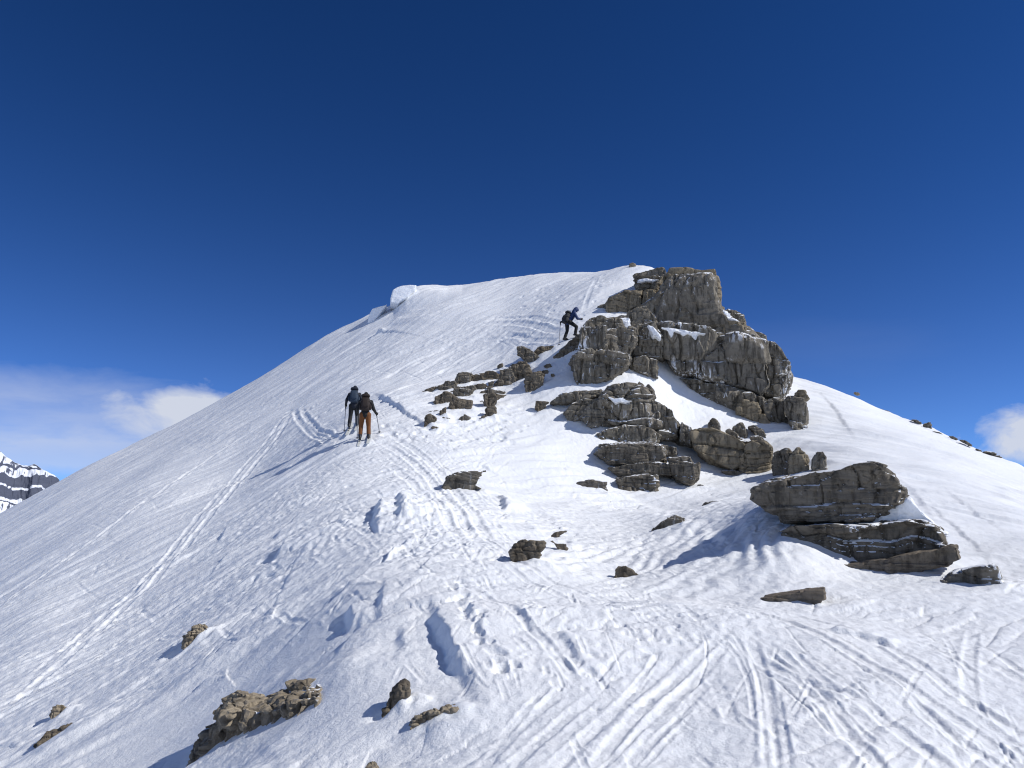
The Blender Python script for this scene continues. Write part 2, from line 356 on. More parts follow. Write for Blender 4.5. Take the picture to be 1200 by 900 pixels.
# ---- wind-cut edges, higher on the sunward side (travel towards the viewer keeps the sun side on the left, so go away from it)
def px_step(pts, **k): step(to_world(pts), **k)
px_step([(566, 838), (557, 820), (548, 803), (530, 778), (516, 748), (505, 724), (500, 706)], hgt=.17, sharp=.06, fall=2.4, back=.15, e=.42, rough=.9)
px_step([(600, 805), (572, 770), (556, 745), (545, 722), (535, 705)], hgt=.06, sharp=.05, fall=1.0, rough=.6, back=.15, e=.4)
px_step([(442, 740), (444, 712), (452, 682)], hgt=.07, sharp=.05, fall=1.0, back=.2, e=.4)
px_step([(440, 632), (438, 610), (446, 588)], hgt=.22, sharp=.10, fall=1.6, back=.3, e=.35)
px_step([(466, 620), (470, 600), (462, 585)], hgt=.18, sharp=.1, fall=.6)
px_step([(535, 520), (512, 506), (498, 500), (484, 490), (472, 484), (458, 472), (446, 466), (436, 458)], hgt=.14, sharp=.07, fall=3.0, back=.1, e=.35, rough=.8)
px_step([(320, 660), (330, 644), (345, 632)], hgt=.17, sharp=.07, fall=1.6, e=.4)
px_step([(312, 640), (336, 618), (352, 600)], hgt=.13, sharp=.07, fall=1.6, e=.4)
px_step([(255, 640), (262, 625), (272, 614)], hgt=.09, sharp=.06, fall=1.0, e=.4)
px_step([(300, 712), (318, 705), (326, 695)], hgt=.08, sharp=.05, fall=.8, e=.4)
px_step([(405, 745), (413, 735), (404, 722)], hgt=.12, sharp=.06, fall=.4)
px_step([(437, 395), (462, 380), (484, 364)], hgt=.30, sharp=.12, fall=3.0, back=.1)
px_step([(400, 400), (440, 378), (470, 358), (520, 345)], hgt=.08, sharp=.5, fall=3.0)
px_step([(700, 440), (672, 452), (640, 448)], hgt=.0, sharp=.1)
px_step([(682, 560), (668, 548), (648, 528), (636, 520)], hgt=.0, sharp=.1)
px_step([(592, 603), (588, 590), (580, 586)], hgt=.2, sharp=.1, fall=.5)
px_step([(1050, 760), (1010, 752), (970, 748)], hgt=.05, sharp=.03, fall=.3)
px_step([(1003, 520), (998, 508), (985, 492), (966, 466), (952, 454)], hgt=.08, sharp=.10, fall=2.5, back=.1, e=.45)
px_step([(1112, 648), (1102, 622), (1078, 588), (1050, 560), (1022, 538)], hgt=.03, sharp=.08, fall=2.5, back=.1, e=.45)
px_step([(1180, 690), (1150, 650), (1110, 612), (1060, 575)], hgt=.035, sharp=.06, fall=2.0, back=.1, e=.45)
px_step([(1190, 640), (1140, 600), (1090, 570)], hgt=.035, sharp=.07, fall=2.0, back=.1, e=.45)
# long drift edges on the flank and below the saddle
for p_, h_ in (([(285, 805), (350, 745), (420, 685), (492, 622)], .13), ([(330, 655), (390, 626), (445, 598)], .12), ([(250, 770), (300, 728), (370, 690)], .08), ([(200, 830), (250, 790), (300, 765)], .07),
               ([(380, 790), (415, 750), (430, 715)], .07), ([(455, 790), (470, 760), (465, 735)], .06), ([(360, 720), (400, 690), (440, 670)], .07), ([(150, 700), (210, 650), (260, 612)], .07),
               ([(230, 690), (280, 640), (310, 615)], .07), ([(60, 760), (120, 715), (190, 670)], .06), ([(640, 772), (622, 745), (600, 722)], .06), ([(690, 800), (668, 770), (640, 742)], .05),
               ([(480, 690), (500, 660), (540, 640)], .07), ([(590, 560), (560, 545), (530, 548)], .09), ([(650, 610), (610, 600), (580, 606)], .07), ([(500, 640), (470, 645), (440, 668)], .08)):
    px_step(p_, hgt=h_, sharp=.05, fall=1.8, back=.12, e=.45, rough=1.0)
# ---- boot holes in the trodden track
def band(pts, half, cnt, ra=(.07, .15), dp=(.04, .11)):
    p = smooth_line(pts)
    for k in range(cnt):
        q = random.random() * (len(p) - 1); i = int(q); f = q - i
        x0 = p[i][0] * (1 - f) + p[i + 1][0] * f + random.gauss(0, half); y0 = p[i][1] * (1 - f) + p[i + 1][1] * f + random.gauss(0, half * .45)
        x, y, r = hit(x0, y0)
        s_ = min(1.0, .45 + r / 22)
        pit(x, y, random.uniform(*ra) * s_, random.uniform(*dp) * s_, random.uniform(0, 3.1), random.uniform(1, 2), random.uniform(.2, .6))
band([(528, 690), (545, 725), (565, 760), (590, 795)], 7, 45, (.035, .075), (.03, .09))
band([(500, 600), (540, 650), (600, 700), (650, 760), (680, 800)], 30, 90, (.03, .07), (.012, .04))
band([(440, 525), (480, 560), (520, 610)], 26, 110, (.05, .11), (.02, .07))
band([(470, 500), (540, 515), (600, 500)], 22, 60)
band([(700, 800), (760, 760), (820, 740)], 40, 60, (.02, .07), (.015, .05))
band([(640, 375), (600, 365), (700, 330)], 22, 90)
band([(960, 760), (1020, 800), (1060, 850)], 26, 14, (.015, .04), (.01, .03))
band([(340, 480), (390, 490), (440, 470)], 18, 50)
pit(*hit(455, 508)[:2], .2, .25, .3, 1.2)
H2 = H + DISP * near
H = H2.astype(np.float32)
print('terrain detail', round(time.time() - T0, 1))

# ------------------------------------------------------------------ materials
def new_mat(name):
    m = bpy.data.materials.new(name); m.use_nodes = True
    nt = m.node_tree; b = nt.nodes['Principled BSDF']; return m, nt, b
def nd(nt, t, **k):
    x = nt.nodes.new(t)
    for a, v in k.items():
        if a.startswith('i_'): x.inputs[a[2:].replace('_', ' ')].default_value = v
        else: setattr(x, a, v)
    return x
def math_(nt, op, a, b=None, clamp=False):
    x = nt.nodes.new('ShaderNodeMath'); x.operation = op; x.use_clamp = clamp
    for i, v in enumerate((a, b)):
        if v is None: continue
        if isinstance(v, (int, float)): x.inputs[i].default_value = v
        else: nt.links.new(v, x.inputs[i])
    return x.outputs[0]
def ramp(nt, val, stops):
    x = nt.nodes.new('ShaderNodeValToRGB'); nt.links.new(val, x.inputs[0])
    e = x.color_ramp.elements
    while len(e) < len(stops): e.new(.5)
    for k, (p, c) in enumerate(stops):
        e[k].position = p; e[k].color = (c, c, c, 1) if isinstance(c, (int, float)) else (*c, 1)
    return x.outputs[0]
def mixc(nt, fac, a, b, mode='MIX'):
    x = nt.nodes.new('ShaderNodeMix'); x.data_type = 'RGBA'; x.blend_type = mode
    for i, v in ((0, fac), (6, a), (7, b)):
        if isinstance(v, (int, float)): x.inputs[i].default_value = v
        elif isinstance(v, tuple): x.inputs[i].default_value = (*v, 1)
        else: nt.links.new(v, x.inputs[i])
    return x.outputs[2]
def mapped(nt, scale, rot=(0, 0, 0)):
    tc = nt.nodes.new('ShaderNodeTexCoord'); mp = nt.nodes.new('ShaderNodeMapping')
    mp.inputs['Scale'].default_value = scale; mp.inputs['Rotation'].default_value = rot
    nt.links.new(tc.outputs['Object'], mp.inputs[0]); return mp.outputs[0]
def noise_tex(nt, vec, scale, detail=6, rough=.6, dist_=0):
    x = nd(nt, 'ShaderNodeTexNoise', i_Scale=scale, i_Detail=detail, i_Roughness=rough, i_Distortion=dist_)
    nt.links.new(vec, x.inputs['Vector']); return x.outputs[0]

SNOW = (.86, .885, .915)
def snow_mat():
    m, nt, b = new_mat('snow')
    v = mapped(nt, (1, 1, 1))
    n1 = noise_tex(nt, v, .7, 5); n2 = noise_tex(nt, v, 26, 4, .7); n3 = noise_tex(nt, v, 5, 6, .65)
    c = mixc(nt, ramp(nt, n1, [(.3, 0), (.7, 1)]), (.83, .86, .90), (.88, .90, .925))
    nt.links.new(c, b.inputs['Base Color'])
    b.inputs['Roughness'].default_value = .55; b.inputs['Specular IOR Level'].default_value = .25
    bp = nd(nt, 'ShaderNodeBump', i_Strength=.5, i_Distance=.02); nt.links.new(n2, bp.inputs['Height'])
    bp2 = nd(nt, 'ShaderNodeBump', i_Strength=.5, i_Distance=.05); nt.links.new(n3, bp2.inputs['Height'])
    nt.links.new(bp.outputs[0], bp2.inputs['Normal'])
    nt.links.new(bp2.outputs[0], b.inputs['Normal'])
    return m
def rock_mat(name, c0, c1, c2, strata, snow_t, rime, tilt=0.0, lichen=(.10, .085, .06), vs_=.8):
    m, nt, b = new_mat(name)
    v = mapped(nt, (1, 1, 1)); vs = mapped(nt, (.5, .5, strata), (0, tilt, 0)); vv = mapped(nt, (5.5, 5.5, .9))
    big = noise_tex(nt, v, .6, 5, .6); fine = noise_tex(nt, v, 7, 8, .7); lay = noise_tex(nt, vs, 1.2, 7, .65, .4); vert = noise_tex(nt, vv, 1.3, 6, .65)
    c = mixc(nt, ramp(nt, lay, [(.34, 0), (.62, 1)]), c0, c1)
    c = mixc(nt, ramp(nt, big, [(.46, 0), (.68, .8)]), c, c2)
    c = mixc(nt, ramp(nt, fine, [(.32, .6), (.48, 0)]), c, tuple(x * .4 for x in c0))
    c = mixc(nt, ramp(nt, vert, [(.38, vs_), (.50, 0)]), c, tuple(x * .42 for x in c0))
    c = mixc(nt, ramp(nt, noise_tex(nt, v, 2.3, 6, .7), [(.56, 0), (.72, .6)]), c, lichen)
    # snow caught on ledges and rime streaks plastered on the face
    g = nt.nodes.new('ShaderNodeNewGeometry'); sx = nt.nodes.new('ShaderNodeSeparateXYZ'); nt.links.new(g.outputs['Normal'], sx.inputs[0])
    ns = math_(nt, 'MULTIPLY_ADD', noise_tex(nt, v, 1.1, 6, .65), 1.6); ns.node.inputs[2].default_value = -.85
    sn = math_(nt, 'ADD', sx.outputs[2], ns)
    snow = ramp(nt, math_(nt, 'MULTIPLY', sn, .5), [(snow_t * .5, 0), (snow_t * .5 + .03, 1)])
    if rime > 0:
        rr_ = ramp(nt, vert, [(.535 + (1 - rime) * .1, 0), (.585 + (1 - rime) * .1, 1)])
        spot = ramp(nt, noise_tex(nt, v, .42, 3, .6), [(.46, 0), (.58, 1)])
        snow = math_(nt, 'MAXIMUM', snow, math_(nt, 'MULTIPLY', rr_, spot))
    c = mixc(nt, snow, c, SNOW)
    nt.links.new(c, b.inputs['Base Color'])
    b.inputs['Roughness'].default_value = .88; b.inputs['Specular IOR Level'].default_value = .2
    bp = nd(nt, 'ShaderNodeBump', i_Strength=.6, i_Distance=.04); nt.links.new(fine, bp.inputs['Height'])
    bp2 = nd(nt, 'ShaderNodeBump', i_Strength=.6, i_Distance=.08); nt.links.new(lay, bp2.inputs['Height']); nt.links.new(bp.outputs[0], bp2.inputs['Normal'])
    nt.links.new(bp2.outputs[0], b.inputs['Normal'])
    return m
def plain(name, c, rough=.8, var=.25, sc=30, metal=0):
    m, nt, b = new_mat(name); v = mapped(nt, (1, 1, 1))
    f = noise_tex(nt, v, sc, 4)
    nt.links.new(mixc(nt, f, tuple(x * (1 - var) for x in c), tuple(min(1, x * (1 + var)) for x in c)), b.inputs['Base Color'])
    b.inputs['Roughness'].default_value = rough; b.inputs['Metallic'].default_value = metal
    bp = nd(nt, 'ShaderNodeBump', i_Strength=.4, i_Distance=.01); nt.links.new(f, bp.inputs['Height']); nt.links.new(bp.outputs[0], b.inputs['Normal'])
    return m
MS = snow_mat()
MAT = {'tower': rock_mat('grey_limestone', (0.156, 0.139, 0.112), (0.234, 0.209, 0.169), (0.205, 0.182, 0.142), 2.5, .74, .35),
       'face': rock_mat('streaked_limestone', (0.148, 0.133, 0.109), (0.223, 0.202, 0.165), (0.187, 0.165, 0.132), 1.5, .74, 1.0),
       'cap': rock_mat('warm_limestone', (0.216, 0.181, 0.127), (0.281, 0.239, 0.173), (0.243, 0.202, 0.144), 2.5, 1.1, 0),
       'dark': rock_mat('dark_limestone', (0.125, 0.110, 0.089), (0.193, 0.171, 0.137), (0.166, 0.143, 0.110), 5.0, .76, .2, R(5)),
       'slab': rock_mat('brown_slab_stone', (.15, .125, .098), (.22, .185, .145), (.19, .16, .12), 6.0, 1.2, 0, R(8)),
       'tan': rock_mat('tan_stone', (.22, .185, .135), (.37, .315, .235), (.28, .235, .175), 6.0, 1.03, 0, 0, (.16, .12, .08)),
       'scree': rock_mat('brown_scree_stone', (0.119, 0.099, 0.075), (0.197, 0.168, 0.127), (0.161, 0.135, 0.098), 5.0, 1.0, 0)}

# ------------------------------------------------------------------ object helpers
def tag(o, label=None, cat=None, group=None, kind=None):
    if label: o['label'] = label
    if cat: o['category'] = cat
    if group: o['group'] = group
    if kind: o['kind'] = kind
    return o
def make_mesh(name, verts, faces, mat, smooth=True):
    me = bpy.data.meshes.new(name); verts = np.asarray(verts, np.float32)
    if isinstance(faces, np.ndarray):
        me.vertices.add(len(verts)); me.vertices.foreach_set('co', verts.ravel())
        nf, k = faces.shape
        me.loops.add(nf * k); me.loops.foreach_set('vertex_index', faces.astype(np.int32).ravel())
        me.polygons.add(nf); me.polygons.foreach_set('loop_start', np.arange(0, nf * k, k, dtype=np.int32))
        me.update(calc_edges=True); me.validate()
    else:
        me.from_pydata([tuple(map(float, v)) for v in verts], [], faces); me.update()
    me.materials.append(mat)
    me.polygons.foreach_set('use_smooth', np.full(len(me.polygons), smooth))
    return me
def link(name, me, parent=None, loc=None):
    o = bpy.data.objects.new(name, me); COL.objects.link(o)
    if parent: o.parent = parent
    if loc is not None: o.location = loc
    return o
def empty(name, loc, rz=0, sc=1):
    o = bpy.data.objects.new(name, None); COL.objects.link(o); o.location = loc; o.rotation_euler.z = rz; o.scale = (sc,) * 3
    o.empty_display_size = .2; return o

# ------------------------------------------------------------------ rocks
ZOOM = {'z1': (640, 300, 3.75), 'z2': (660, 420, 3.75), 'z3': (860, 460, 3.52941), 'z4': (480, 380, 5.45455), 'z6': (920, 420, 4.28571), 'z7': (180, 720, 3.15789),
        'z8': (480, 560, 4.0), 'zb': (0, 600, 3.0), 'px': (0, 0, 1.0), 'zc': (780, 400, 6.6667), 'zd': (780, 480, 6.6667), 'ze': (640, 300, 7.5), 'zf': (640, 400, 7.5)}
FOOT = []
JOBS = []        # (object, lofted shape, displacement style)
def outline_px(zoom, pts):
    x0, y0, s_ = ZOOM[zoom]; p = np.array(pts, float); p = p / s_ + np.array([x0, y0]); return p
def resample(p, seg):
    q = []
    for i in range(len(p)):
        a, b = p[i], p[(i + 1) % len(p)]; k = max(1, int(np.hypot(*(b - a)[:2]) / seg))
        for j in range(k): q.append(a + (b - a) * j / k)
    return np.array(q)
STY = {'lip': (.6, .012, 3.0, 0.0, .03), 'snow': (.3, .03, 3.0, 0.0, .12),  # layer thickness, amplitude, joint size, groove, rough
    'tower': (1.05, .13, 1.35, .18, .035), 'face': (1.9, .13, 1.2, .20, .035), 'cap': (.95, .075, 2.6, .16, .025), 'dark': (.30, .055, 1.0, .07, .022), 'slab': (.26, .03, 1.2, .04, .015),
    'tan': (.22, .055, .32, .07, .035), 'scree': (.3, .06, .5, .05, .025)}
def rock(name, zoom, pts, style, anchor=None, dep=None, T=None, ext=None, parent=None, lean=0.0, seed=0, vox=None, label=None, cat='rock', group=None, back=.85, off=0.0, dstyle=None, skew=None, grow=1.0):
    p = outline_px(zoom, pts)
    p = p.mean(0) + (p - p.mean(0)) * grow
    lo = p[np.argmax(p[:, 1])]; cx = (p[:, 0].min() + p[:, 0].max()) / 2
    if dep is None:
        ap = lo if anchor is None else np.array(anchor, float)
        dep = hit(ap[0], ap[1])[2] + off; grounded = True
    else: grounded = False
    a0 = float(at_pt(cx, p[:, 1].mean())[0]); ef = np.array([math.sin(a0), math.cos(a0)]); er = np.array([ef[1], -ef[0]])
    pxm = dep / F
    w = (p[:, 0].max() - p[:, 0].min()) * pxm; hgt = (p[:, 1].max() - p[:, 1].min()) * pxm
    if T is None: T = max(.35 * w, .7 * min(w, hgt), .12)
    if ext is None: ext = (.10 * hgt + .25 * T) if grounded else 0.0
    D0 = dep + .25 * T - (.1 * T if grounded else 0)
    # outline on the plane at distance D0, in local (right, up) coordinates
    x, y, z = ray(p[:, 0], p[:, 1]); k = D0 / (x * ef[0] + y * ef[1])
    dsk = np.zeros(len(p))
    if skew:      # the stone runs along the slope: nearer at one end
        ra_, rb_ = hit(skew[0], skew[1])[2], hit(skew[2], skew[3])[2]
        D0 = ra_ + off; dsk = (rb_ - ra_) * (p[:, 0] - skew[0]) / (skew[2] - skew[0])
        k = (D0 + dsk) / (x * ef[0] + y * ef[1])
    U = k * (x * er[0] + y * er[1]); W = CZ + k * z
    q3 = resample(np.stack([U, W, dsk], 1), max(.09 * (w + hgt), .02)); q = q3[:, :2]; dsk = q3[:, 2]
    rg = np.random.default_rng(seed + int(cx * 7 + lo[1] * 3))
    q = q + rg.normal(0, .012 * min(w, hgt), q.shape)
    zl, zh = q[:, 1].min(), q[:, 1].max()
    lower = np.clip(((zl + zh) / 2 - q[:, 1]) / max((zh - zl) / 2, 1e-4), 0, 1)
    q[:, 1] -= lower ** .5 * ext
    cen_ = q.mean(0)
    rings = [(-.25, .93), (-.225, .985), (-.06, 1.02), (.10, 1.03), (.45, 1.02), (.75, back)]
    jf = rg.normal(0, .045 * min(T, 1.6 * min(w, hgt)), nseg0) * (.25 if dstyle == 'lip' else 1) if (nseg0 := len(q)) else 0
    vs = []; nseg = len(q)
    mn = min(w, hgt)
    for dd, sc in rings:
        ins = (1 - sc)
        dv = q - cen_; ln = np.hypot(dv[:, 0], dv[:, 1])[:, None] + 1e-6
        qq = q - dv / ln * np.minimum(ln * ins, mn * .55 * ins * 2)
        yy = D0 + dsk + dd * T + jf * (1.0 if dd < 0 else .5) + lean * (qq[:, 1] - zl)
        vs.append(np.stack([qq[:, 0] * er[0] + yy * ef[0], qq[:, 0] * er[1] + yy * ef[1], qq[:, 1]], 1))
    vs = np.concatenate(vs)
    org = np.array([cen_[0] * er[0] + D0 * ef[0], cen_[0] * er[1] + D0 * ef[1], zl])
    fc = [list(range(nseg)), [(len(rings) - 1) * nseg + i for i in range(nseg)][::-1]]
    for r_ in range(len(rings) - 1):
        for i in range(nseg):
            a = r_ * nseg + i; b = r_ * nseg + (i + 1) % nseg
            fc.append([a, a + nseg, b + nseg, b])
    if grounded and parent is None and zoom not in ('zd', 'z1', 'ze'): FOOT.append((org[0], org[1], w, hgt))
    if parent is not None:
        org = np.array(parent.location)
    me = make_mesh(name, vs - org, fc, MAT[style])
    o = link(name, me, parent, None if parent else org)
    if parent is None: tag(o, label, cat, group)
    elif label: o['label'] = label
    JOBS.append((o, dstyle or style, vox or max(dep * .00135, mn * .02, .008), org, mn))
    return o

# --- the outcrop: one body of bedrock, each block a part
tb = hit(760, 572)
outcrop = empty('rock_outcrop', (tb[0], tb[1], ground_z(tb[0], tb[1])))
tag(outcrop, 'tall grey layered limestone outcrop crowning the ridge beside the lone climber', 'rock outcrop')
def ob(name, zoom, pts, style, dep, T=4.0, **k): return rock(name, zoom, pts, style, dep=dep, T=T, parent=outcrop, **k)
# top
ob('ledge', 'ze', [(765, 205), (800, 185), (880, 158), (1000, 130), (1040, 125), (1058, 160), (1060, 215), (1000, 232), (900, 216), (820, 208)], 'tower', 39.3, 3)
ob('ledge', 'ze', [(785, 280), (830, 262), (900, 248), (985, 240), (1000, 250), (980, 330), (900, 335), (800, 325)], 'tower', 38.8, 3)
ob('ledge', 'ze', [(520, 455), (560, 410), (640, 375), (700, 350), (840, 345), (842, 480), (770, 500), (690, 545), (550, 560), (520, 520)], 'cap', 37.2, 4, label='warm brown ledge with a straight joint')
ob('ledge', 'ze', [(852, 345), (965, 335), (985, 470), (960, 490), (852, 480)], 'cap', 37.2, 4)
ob('ledge', 'ze', [(445, 455), (480, 440), (530, 430), (540, 475), (470, 472)], 'tower', 37.8, 1.5)
ob('cap_block', 'z1', [(478, 175), (515, 110), (548, 78), (620, 76), (745, 88), (752, 120), (768, 160), (764, 212), (735, 228), (650, 222), (560, 248), (490, 262), (478, 230)], 'cap', 38.0, 4.5, label='square topped warm grey summit block')
ob('cap_block', 'z1', [(488, 262), (560, 250), (650, 226), (740, 232), (782, 248), (782, 300), (762, 330), (752, 352), (700, 352), (600, 337), (510, 322), (490, 292)], 'cap', 37.7, 5.5)
ob('step_block', 'z1', [(770, 262), (800, 250), (835, 258), (862, 275), (878, 312), (830, 305), (775, 305)], 'tower', 36.4, 4)
ob('step_block', 'z1', [(772, 312), (820, 308), (876, 316), (886, 378), (870, 392), (780, 382)], 'cap', 35.4, 5)
ob('step_block', 'z1', [(880, 340), (915, 348), (962, 362), (978, 405), (930, 400), (884, 382)], 'tower', 35.8, 4)
# great face
ob('face_block', 'z1', [(498, 332), (600, 338), (700, 356), (800, 384), (804, 590), (720, 576), (640, 560), (578, 550), (545, 510), (520, 470), (500, 420)], 'face', 33.2, 8, label='broad grey face streaked with white rime')
ob('face_block', 'z1', [(798, 386), (840, 382), (900, 392), (960, 408), (975, 500), (990, 600), (950, 645), (900, 625), (802, 592)], 'face', 33.3, 8)
ob('face_block', 'z1', [(950, 405), (1000, 415), (1040, 442), (1068, 490), (1062, 560), (1045, 640), (1000, 650), (960, 640), (965, 520)], 'face', 33.9, 7)
ob('foot_block', 'z1', [(575, 548), (680, 568), (762, 585), (745, 668), (690, 640), (630, 600)], 'tower', 33.5, 5)
ob('foot_block', 'z1', [(752, 585), (850, 605), (960, 640), (970, 690), (930, 740), (850, 722), (795, 700), (742, 668)], 'tower', 33.3, 6)
ob('foot_block', 'z1', [(838, 662), (870, 645), (930, 655), (950, 700), (930, 745), (880, 728), (835, 712)], 'cap', 33.0, 4)
ob('foot_block', 'z1', [(948, 640), (1000, 640), (1048, 640), (1056, 720), (1097, 772), (1060, 785), (1020, 770), (960, 720)], 'tower', 33.2, 5)
ob('foot_block', 'z1', [(925, 700), (960, 700), (1005, 770), (1003, 790), (950, 752), (925, 735)], 'cap', 32.9, 3)
# left buttress
ob('buttress', 'ze', [(325, 660), (380, 590), (470, 570), (520, 575), (535, 600), (660, 590), (690, 680), (560, 690), (320, 685)], 'tower', 32.6, 4)
ob('buttress', 'z1', [(155, 345), (200, 340), (265, 342), (270, 440), (230, 460), (150, 462)], 'face', 31.6, 6)
ob('buttress', 'z1', [(258, 352), (330, 345), (386, 348), (392, 400), (374, 462), (350, 510), (270, 500)], 'tower', 32.0, 6)
ob('buttress', 'z1', [(118, 490), (160, 452), (240, 440), (350, 450), (365, 480), (335, 530), (300, 560), (240, 582), (135, 598), (125, 560)], 'tower', 31.3, 6, label='broad grey lower drum of the near buttress')
ob('buttress', 'z1', [(128, 560), (240, 575), (250, 598), (140, 606)], 'dark', 31.5, 5)
# centre column
ob('column', 'z1', [(366, 270), (400, 250), (445, 246), (486, 300), (482, 322), (400, 348), (366, 325)], 'tower', 34.0, 5)
ob('column', 'z1', [(390, 346), (440, 322), (478, 312), (512, 380), (512, 470), (440, 470), (384, 460)], 'face', 32.9, 5)
ob('column', 'z1', [(364, 470), (430, 462), (492, 474), (490, 556), (440, 545), (368, 520)], 'tower', 32.4, 5)
# lower left ledges
ob('ledge', 'z1', [(18, 658), (60, 620), (130, 604), (240, 596), (255, 620), (160, 645), (100, 662)], 'tower', 29.6, 3)
ob('ledge', 'z1', [(82, 692), (115, 660), (165, 638), (225, 640), (190, 700), (150, 725), (90, 752)], 'tower', 28.8, 3)
ob('ledge', 'z1', [(160, 690), (195, 650), (240, 632), (262, 700), (240, 745), (195, 772), (165, 735)], 'tower', 28.6, 3)
# lower main mass
ob('bulwark', 'z1', [(226, 700), (238, 650), (275, 592), (350, 576), (425, 600), (470, 640), (500, 700), (500, 765), (440, 768), (340, 752), (240, 765)], 'tower', 28.6, 5, label='heavy rounded grey bulwark')
ob('bulwark', 'z1', [(270, 592), (350, 570), (440, 590), (485, 620), (450, 640), (330, 630)], 'tower', 29.4, 4)
ob('bulwark', 'z1', [(455, 640), (510, 660), (555, 695), (590, 760), (580, 800), (540, 825), (500, 820), (478, 760), (470, 690)], 'tower', 28.7, 5)
ob('slab_ledge', 'z1', [(222, 790), (330, 755), (440, 760), (506, 800), (492, 832), (380, 838), (230, 832)], 'tower', 28.2, 4.5)
# dark layered foot
ob('foot_ledge', 'z2', [(138, 420), (190, 388), (300, 384), (430, 388), (446, 440), (420, 478), (300, 484), (200, 470)], 'dark', 26.3, 4)
ob('foot_ledge', 'z2', [(200, 485), (300, 470), (420, 458), (480, 480), (470, 520), (410, 520), (250, 530)], 'dark', 25.9, 4)
ob('foot_ledge', 'z2', [(235, 535), (320, 520), (412, 520), (420, 585), (390, 620), (250, 620)], 'dark', 25.3, 4)
ob('foot_ledge', 'z2', [(462, 440), (560, 434), (568, 470), (600, 458), (598, 490), (585, 540), (555, 562), (495, 545), (470, 490)], 'dark', 25.8, 2.5)
ob('foot_ledge', 'z2', [(390, 398), (440, 385), (500, 395), (500, 430), (440, 432)], 'tower', 28.0, 2)
# low wall right of the bulwark
ob('low_wall', 'z2', [(508, 365), (520, 290), (565, 312), (565, 392)], 'tower', 28.6, 3)
ob('low_wall', 'z2', [(560, 330), (600, 318), (650, 316), (720, 340), (802, 382), (806, 470), (745, 502), (650, 462), (575, 396)], 'cap', 28.1, 4, label='brown tinged low wall')
ob('low_wall', 'z2', [(800, 390), (840, 372), (885, 372), (912, 402), (922, 490), (870, 522), (800, 512), (770, 500)], 'cap', 27.9, 4)
ob('low_wall', 'z2', [(690, 495), (780, 500), (865, 518), (905, 530), (880, 565), (740, 560)], 'dark', 27.9, 3.5)

ob('bedrock_core', 'z1', [(170, 350), (260, 292), (370, 275), (480, 190), (552, 92), (740, 100), (760, 250), (860, 325), (950, 405), (1045, 470), (1045, 560), (1000, 640), (840, 610), (590, 552), (510, 480), (484, 540), (375, 510), (240, 560), (145, 580), (130, 510)], 'tower', 35.6, 4)
ob('bedrock_core', 'z2', [(60, 270), (170, 170), (300, 130), (440, 240), (500, 300), (560, 325), (700, 350), (880, 390), (900, 500), (740, 530), (600, 400), (520, 380), (440, 460), (400, 580), (260, 580), (220, 420), (110, 290)], 'tower', 29.6, 2.5)
for pts, dp in (([(770, 238), (800, 250), (830, 285), (874, 312), (870, 324), (820, 308), (785, 292)], 35.6), ([(884, 352), (905, 366), (975, 405), (988, 414), (950, 410), (900, 390)], 34.9),
                ([(505, 322), (560, 326), (640, 340), (702, 348), (690, 358), (668, 352), (655, 376), (642, 356), (620, 350), (600, 364), (585, 342), (560, 340), (548, 372), (540, 338), (515, 333)], 32.9), ([(270, 624), (300, 632), (335, 628), (356, 640), (378, 642), (350, 652), (322, 646), (305, 655), (288, 640)], 28.2),
                ([(262, 292), (330, 278), (368, 275), (364, 335), (346, 342), (336, 298)], 33.0), ([(395, 112), (440, 108), (492, 115), (470, 124), (440, 119), (420, 126)], 38.5), ([(446, 310), (470, 316), (482, 335), (502, 362), (496, 372), (478, 352), (470, 362), (458, 335)], 32.4)):
    q_ = rock('snow_patch', 'z1', pts, 'tower', dep=dp, T=1.6, parent=outcrop, dstyle='snow'); q_.data.materials[0] = MS
ob('foot_ledge', 'z2', [(160, 385), (300, 372), (440, 380), (450, 480), (425, 590), (330, 610), (250, 600), (215, 500)], 'dark', 26.7, 2.5)
# --- loose stones resting on the outcrop and its snow ramp
def lo(label, zoom, pts, style='tower', group=None, name='boulder', **k):
    return rock(name, zoom, pts, style, label=label, cat='boulder' if name == 'boulder' else 'stone', group=group, **k)
g1 = 'stones lying on the snow ramp of the outcrop'
lo('dark pointed stone alone in the middle of the snow ramp', 'zd', [(320, 150), (335, 105), (372, 66), (415, 95), (430, 130), (420, 158), (360, 162)], 'dark', g1, 'stone')
lo('grey square stone at the edge of the low wall below the snow ramp', 'zd', [(522, 140), (560, 110), (595, 104), (635, 160), (640, 195), (580, 215), (530, 190)], 'tower', g1, 'stone', T=.8)
lo('long dark slanting slab tucked under the foot of the great face', 'zd', [(640, 130), (690, 120), (770, 165), (792, 190), (770, 225), (700, 190)], 'dark', g1, 'stone', T=.8)
lo('flat dark stone lying across the top of the low wall', 'zd', [(650, 215), (700, 205), (760, 215), (790, 250), (815, 300), (760, 290), (690, 262)], 'dark', g1, 'stone', T=.8)
lo('small low stone beside the square stone on the low wall', 'zd', [(465, 165), (500, 148), (560, 195), (640, 235), (600, 250), (520, 215)], 'dark', g1, 'stone', T=.6)
lo('cluster stone with sharp edge under the grey centre column', 'zf', [(800, 380), (820, 350), (865, 385), (840, 415)], 'dark', g1, 'stone', T=.5, off=-.4)
lo('thin dark stone poking from snow above the bulwark', 'zf', [(860, 430), (895, 375), (950, 420), (945, 460), (900, 440)], 'dark', g1, 'stone', T=.5, off=-.4)
g2 = 'boulders on the snow between outcrop and layered boulder'
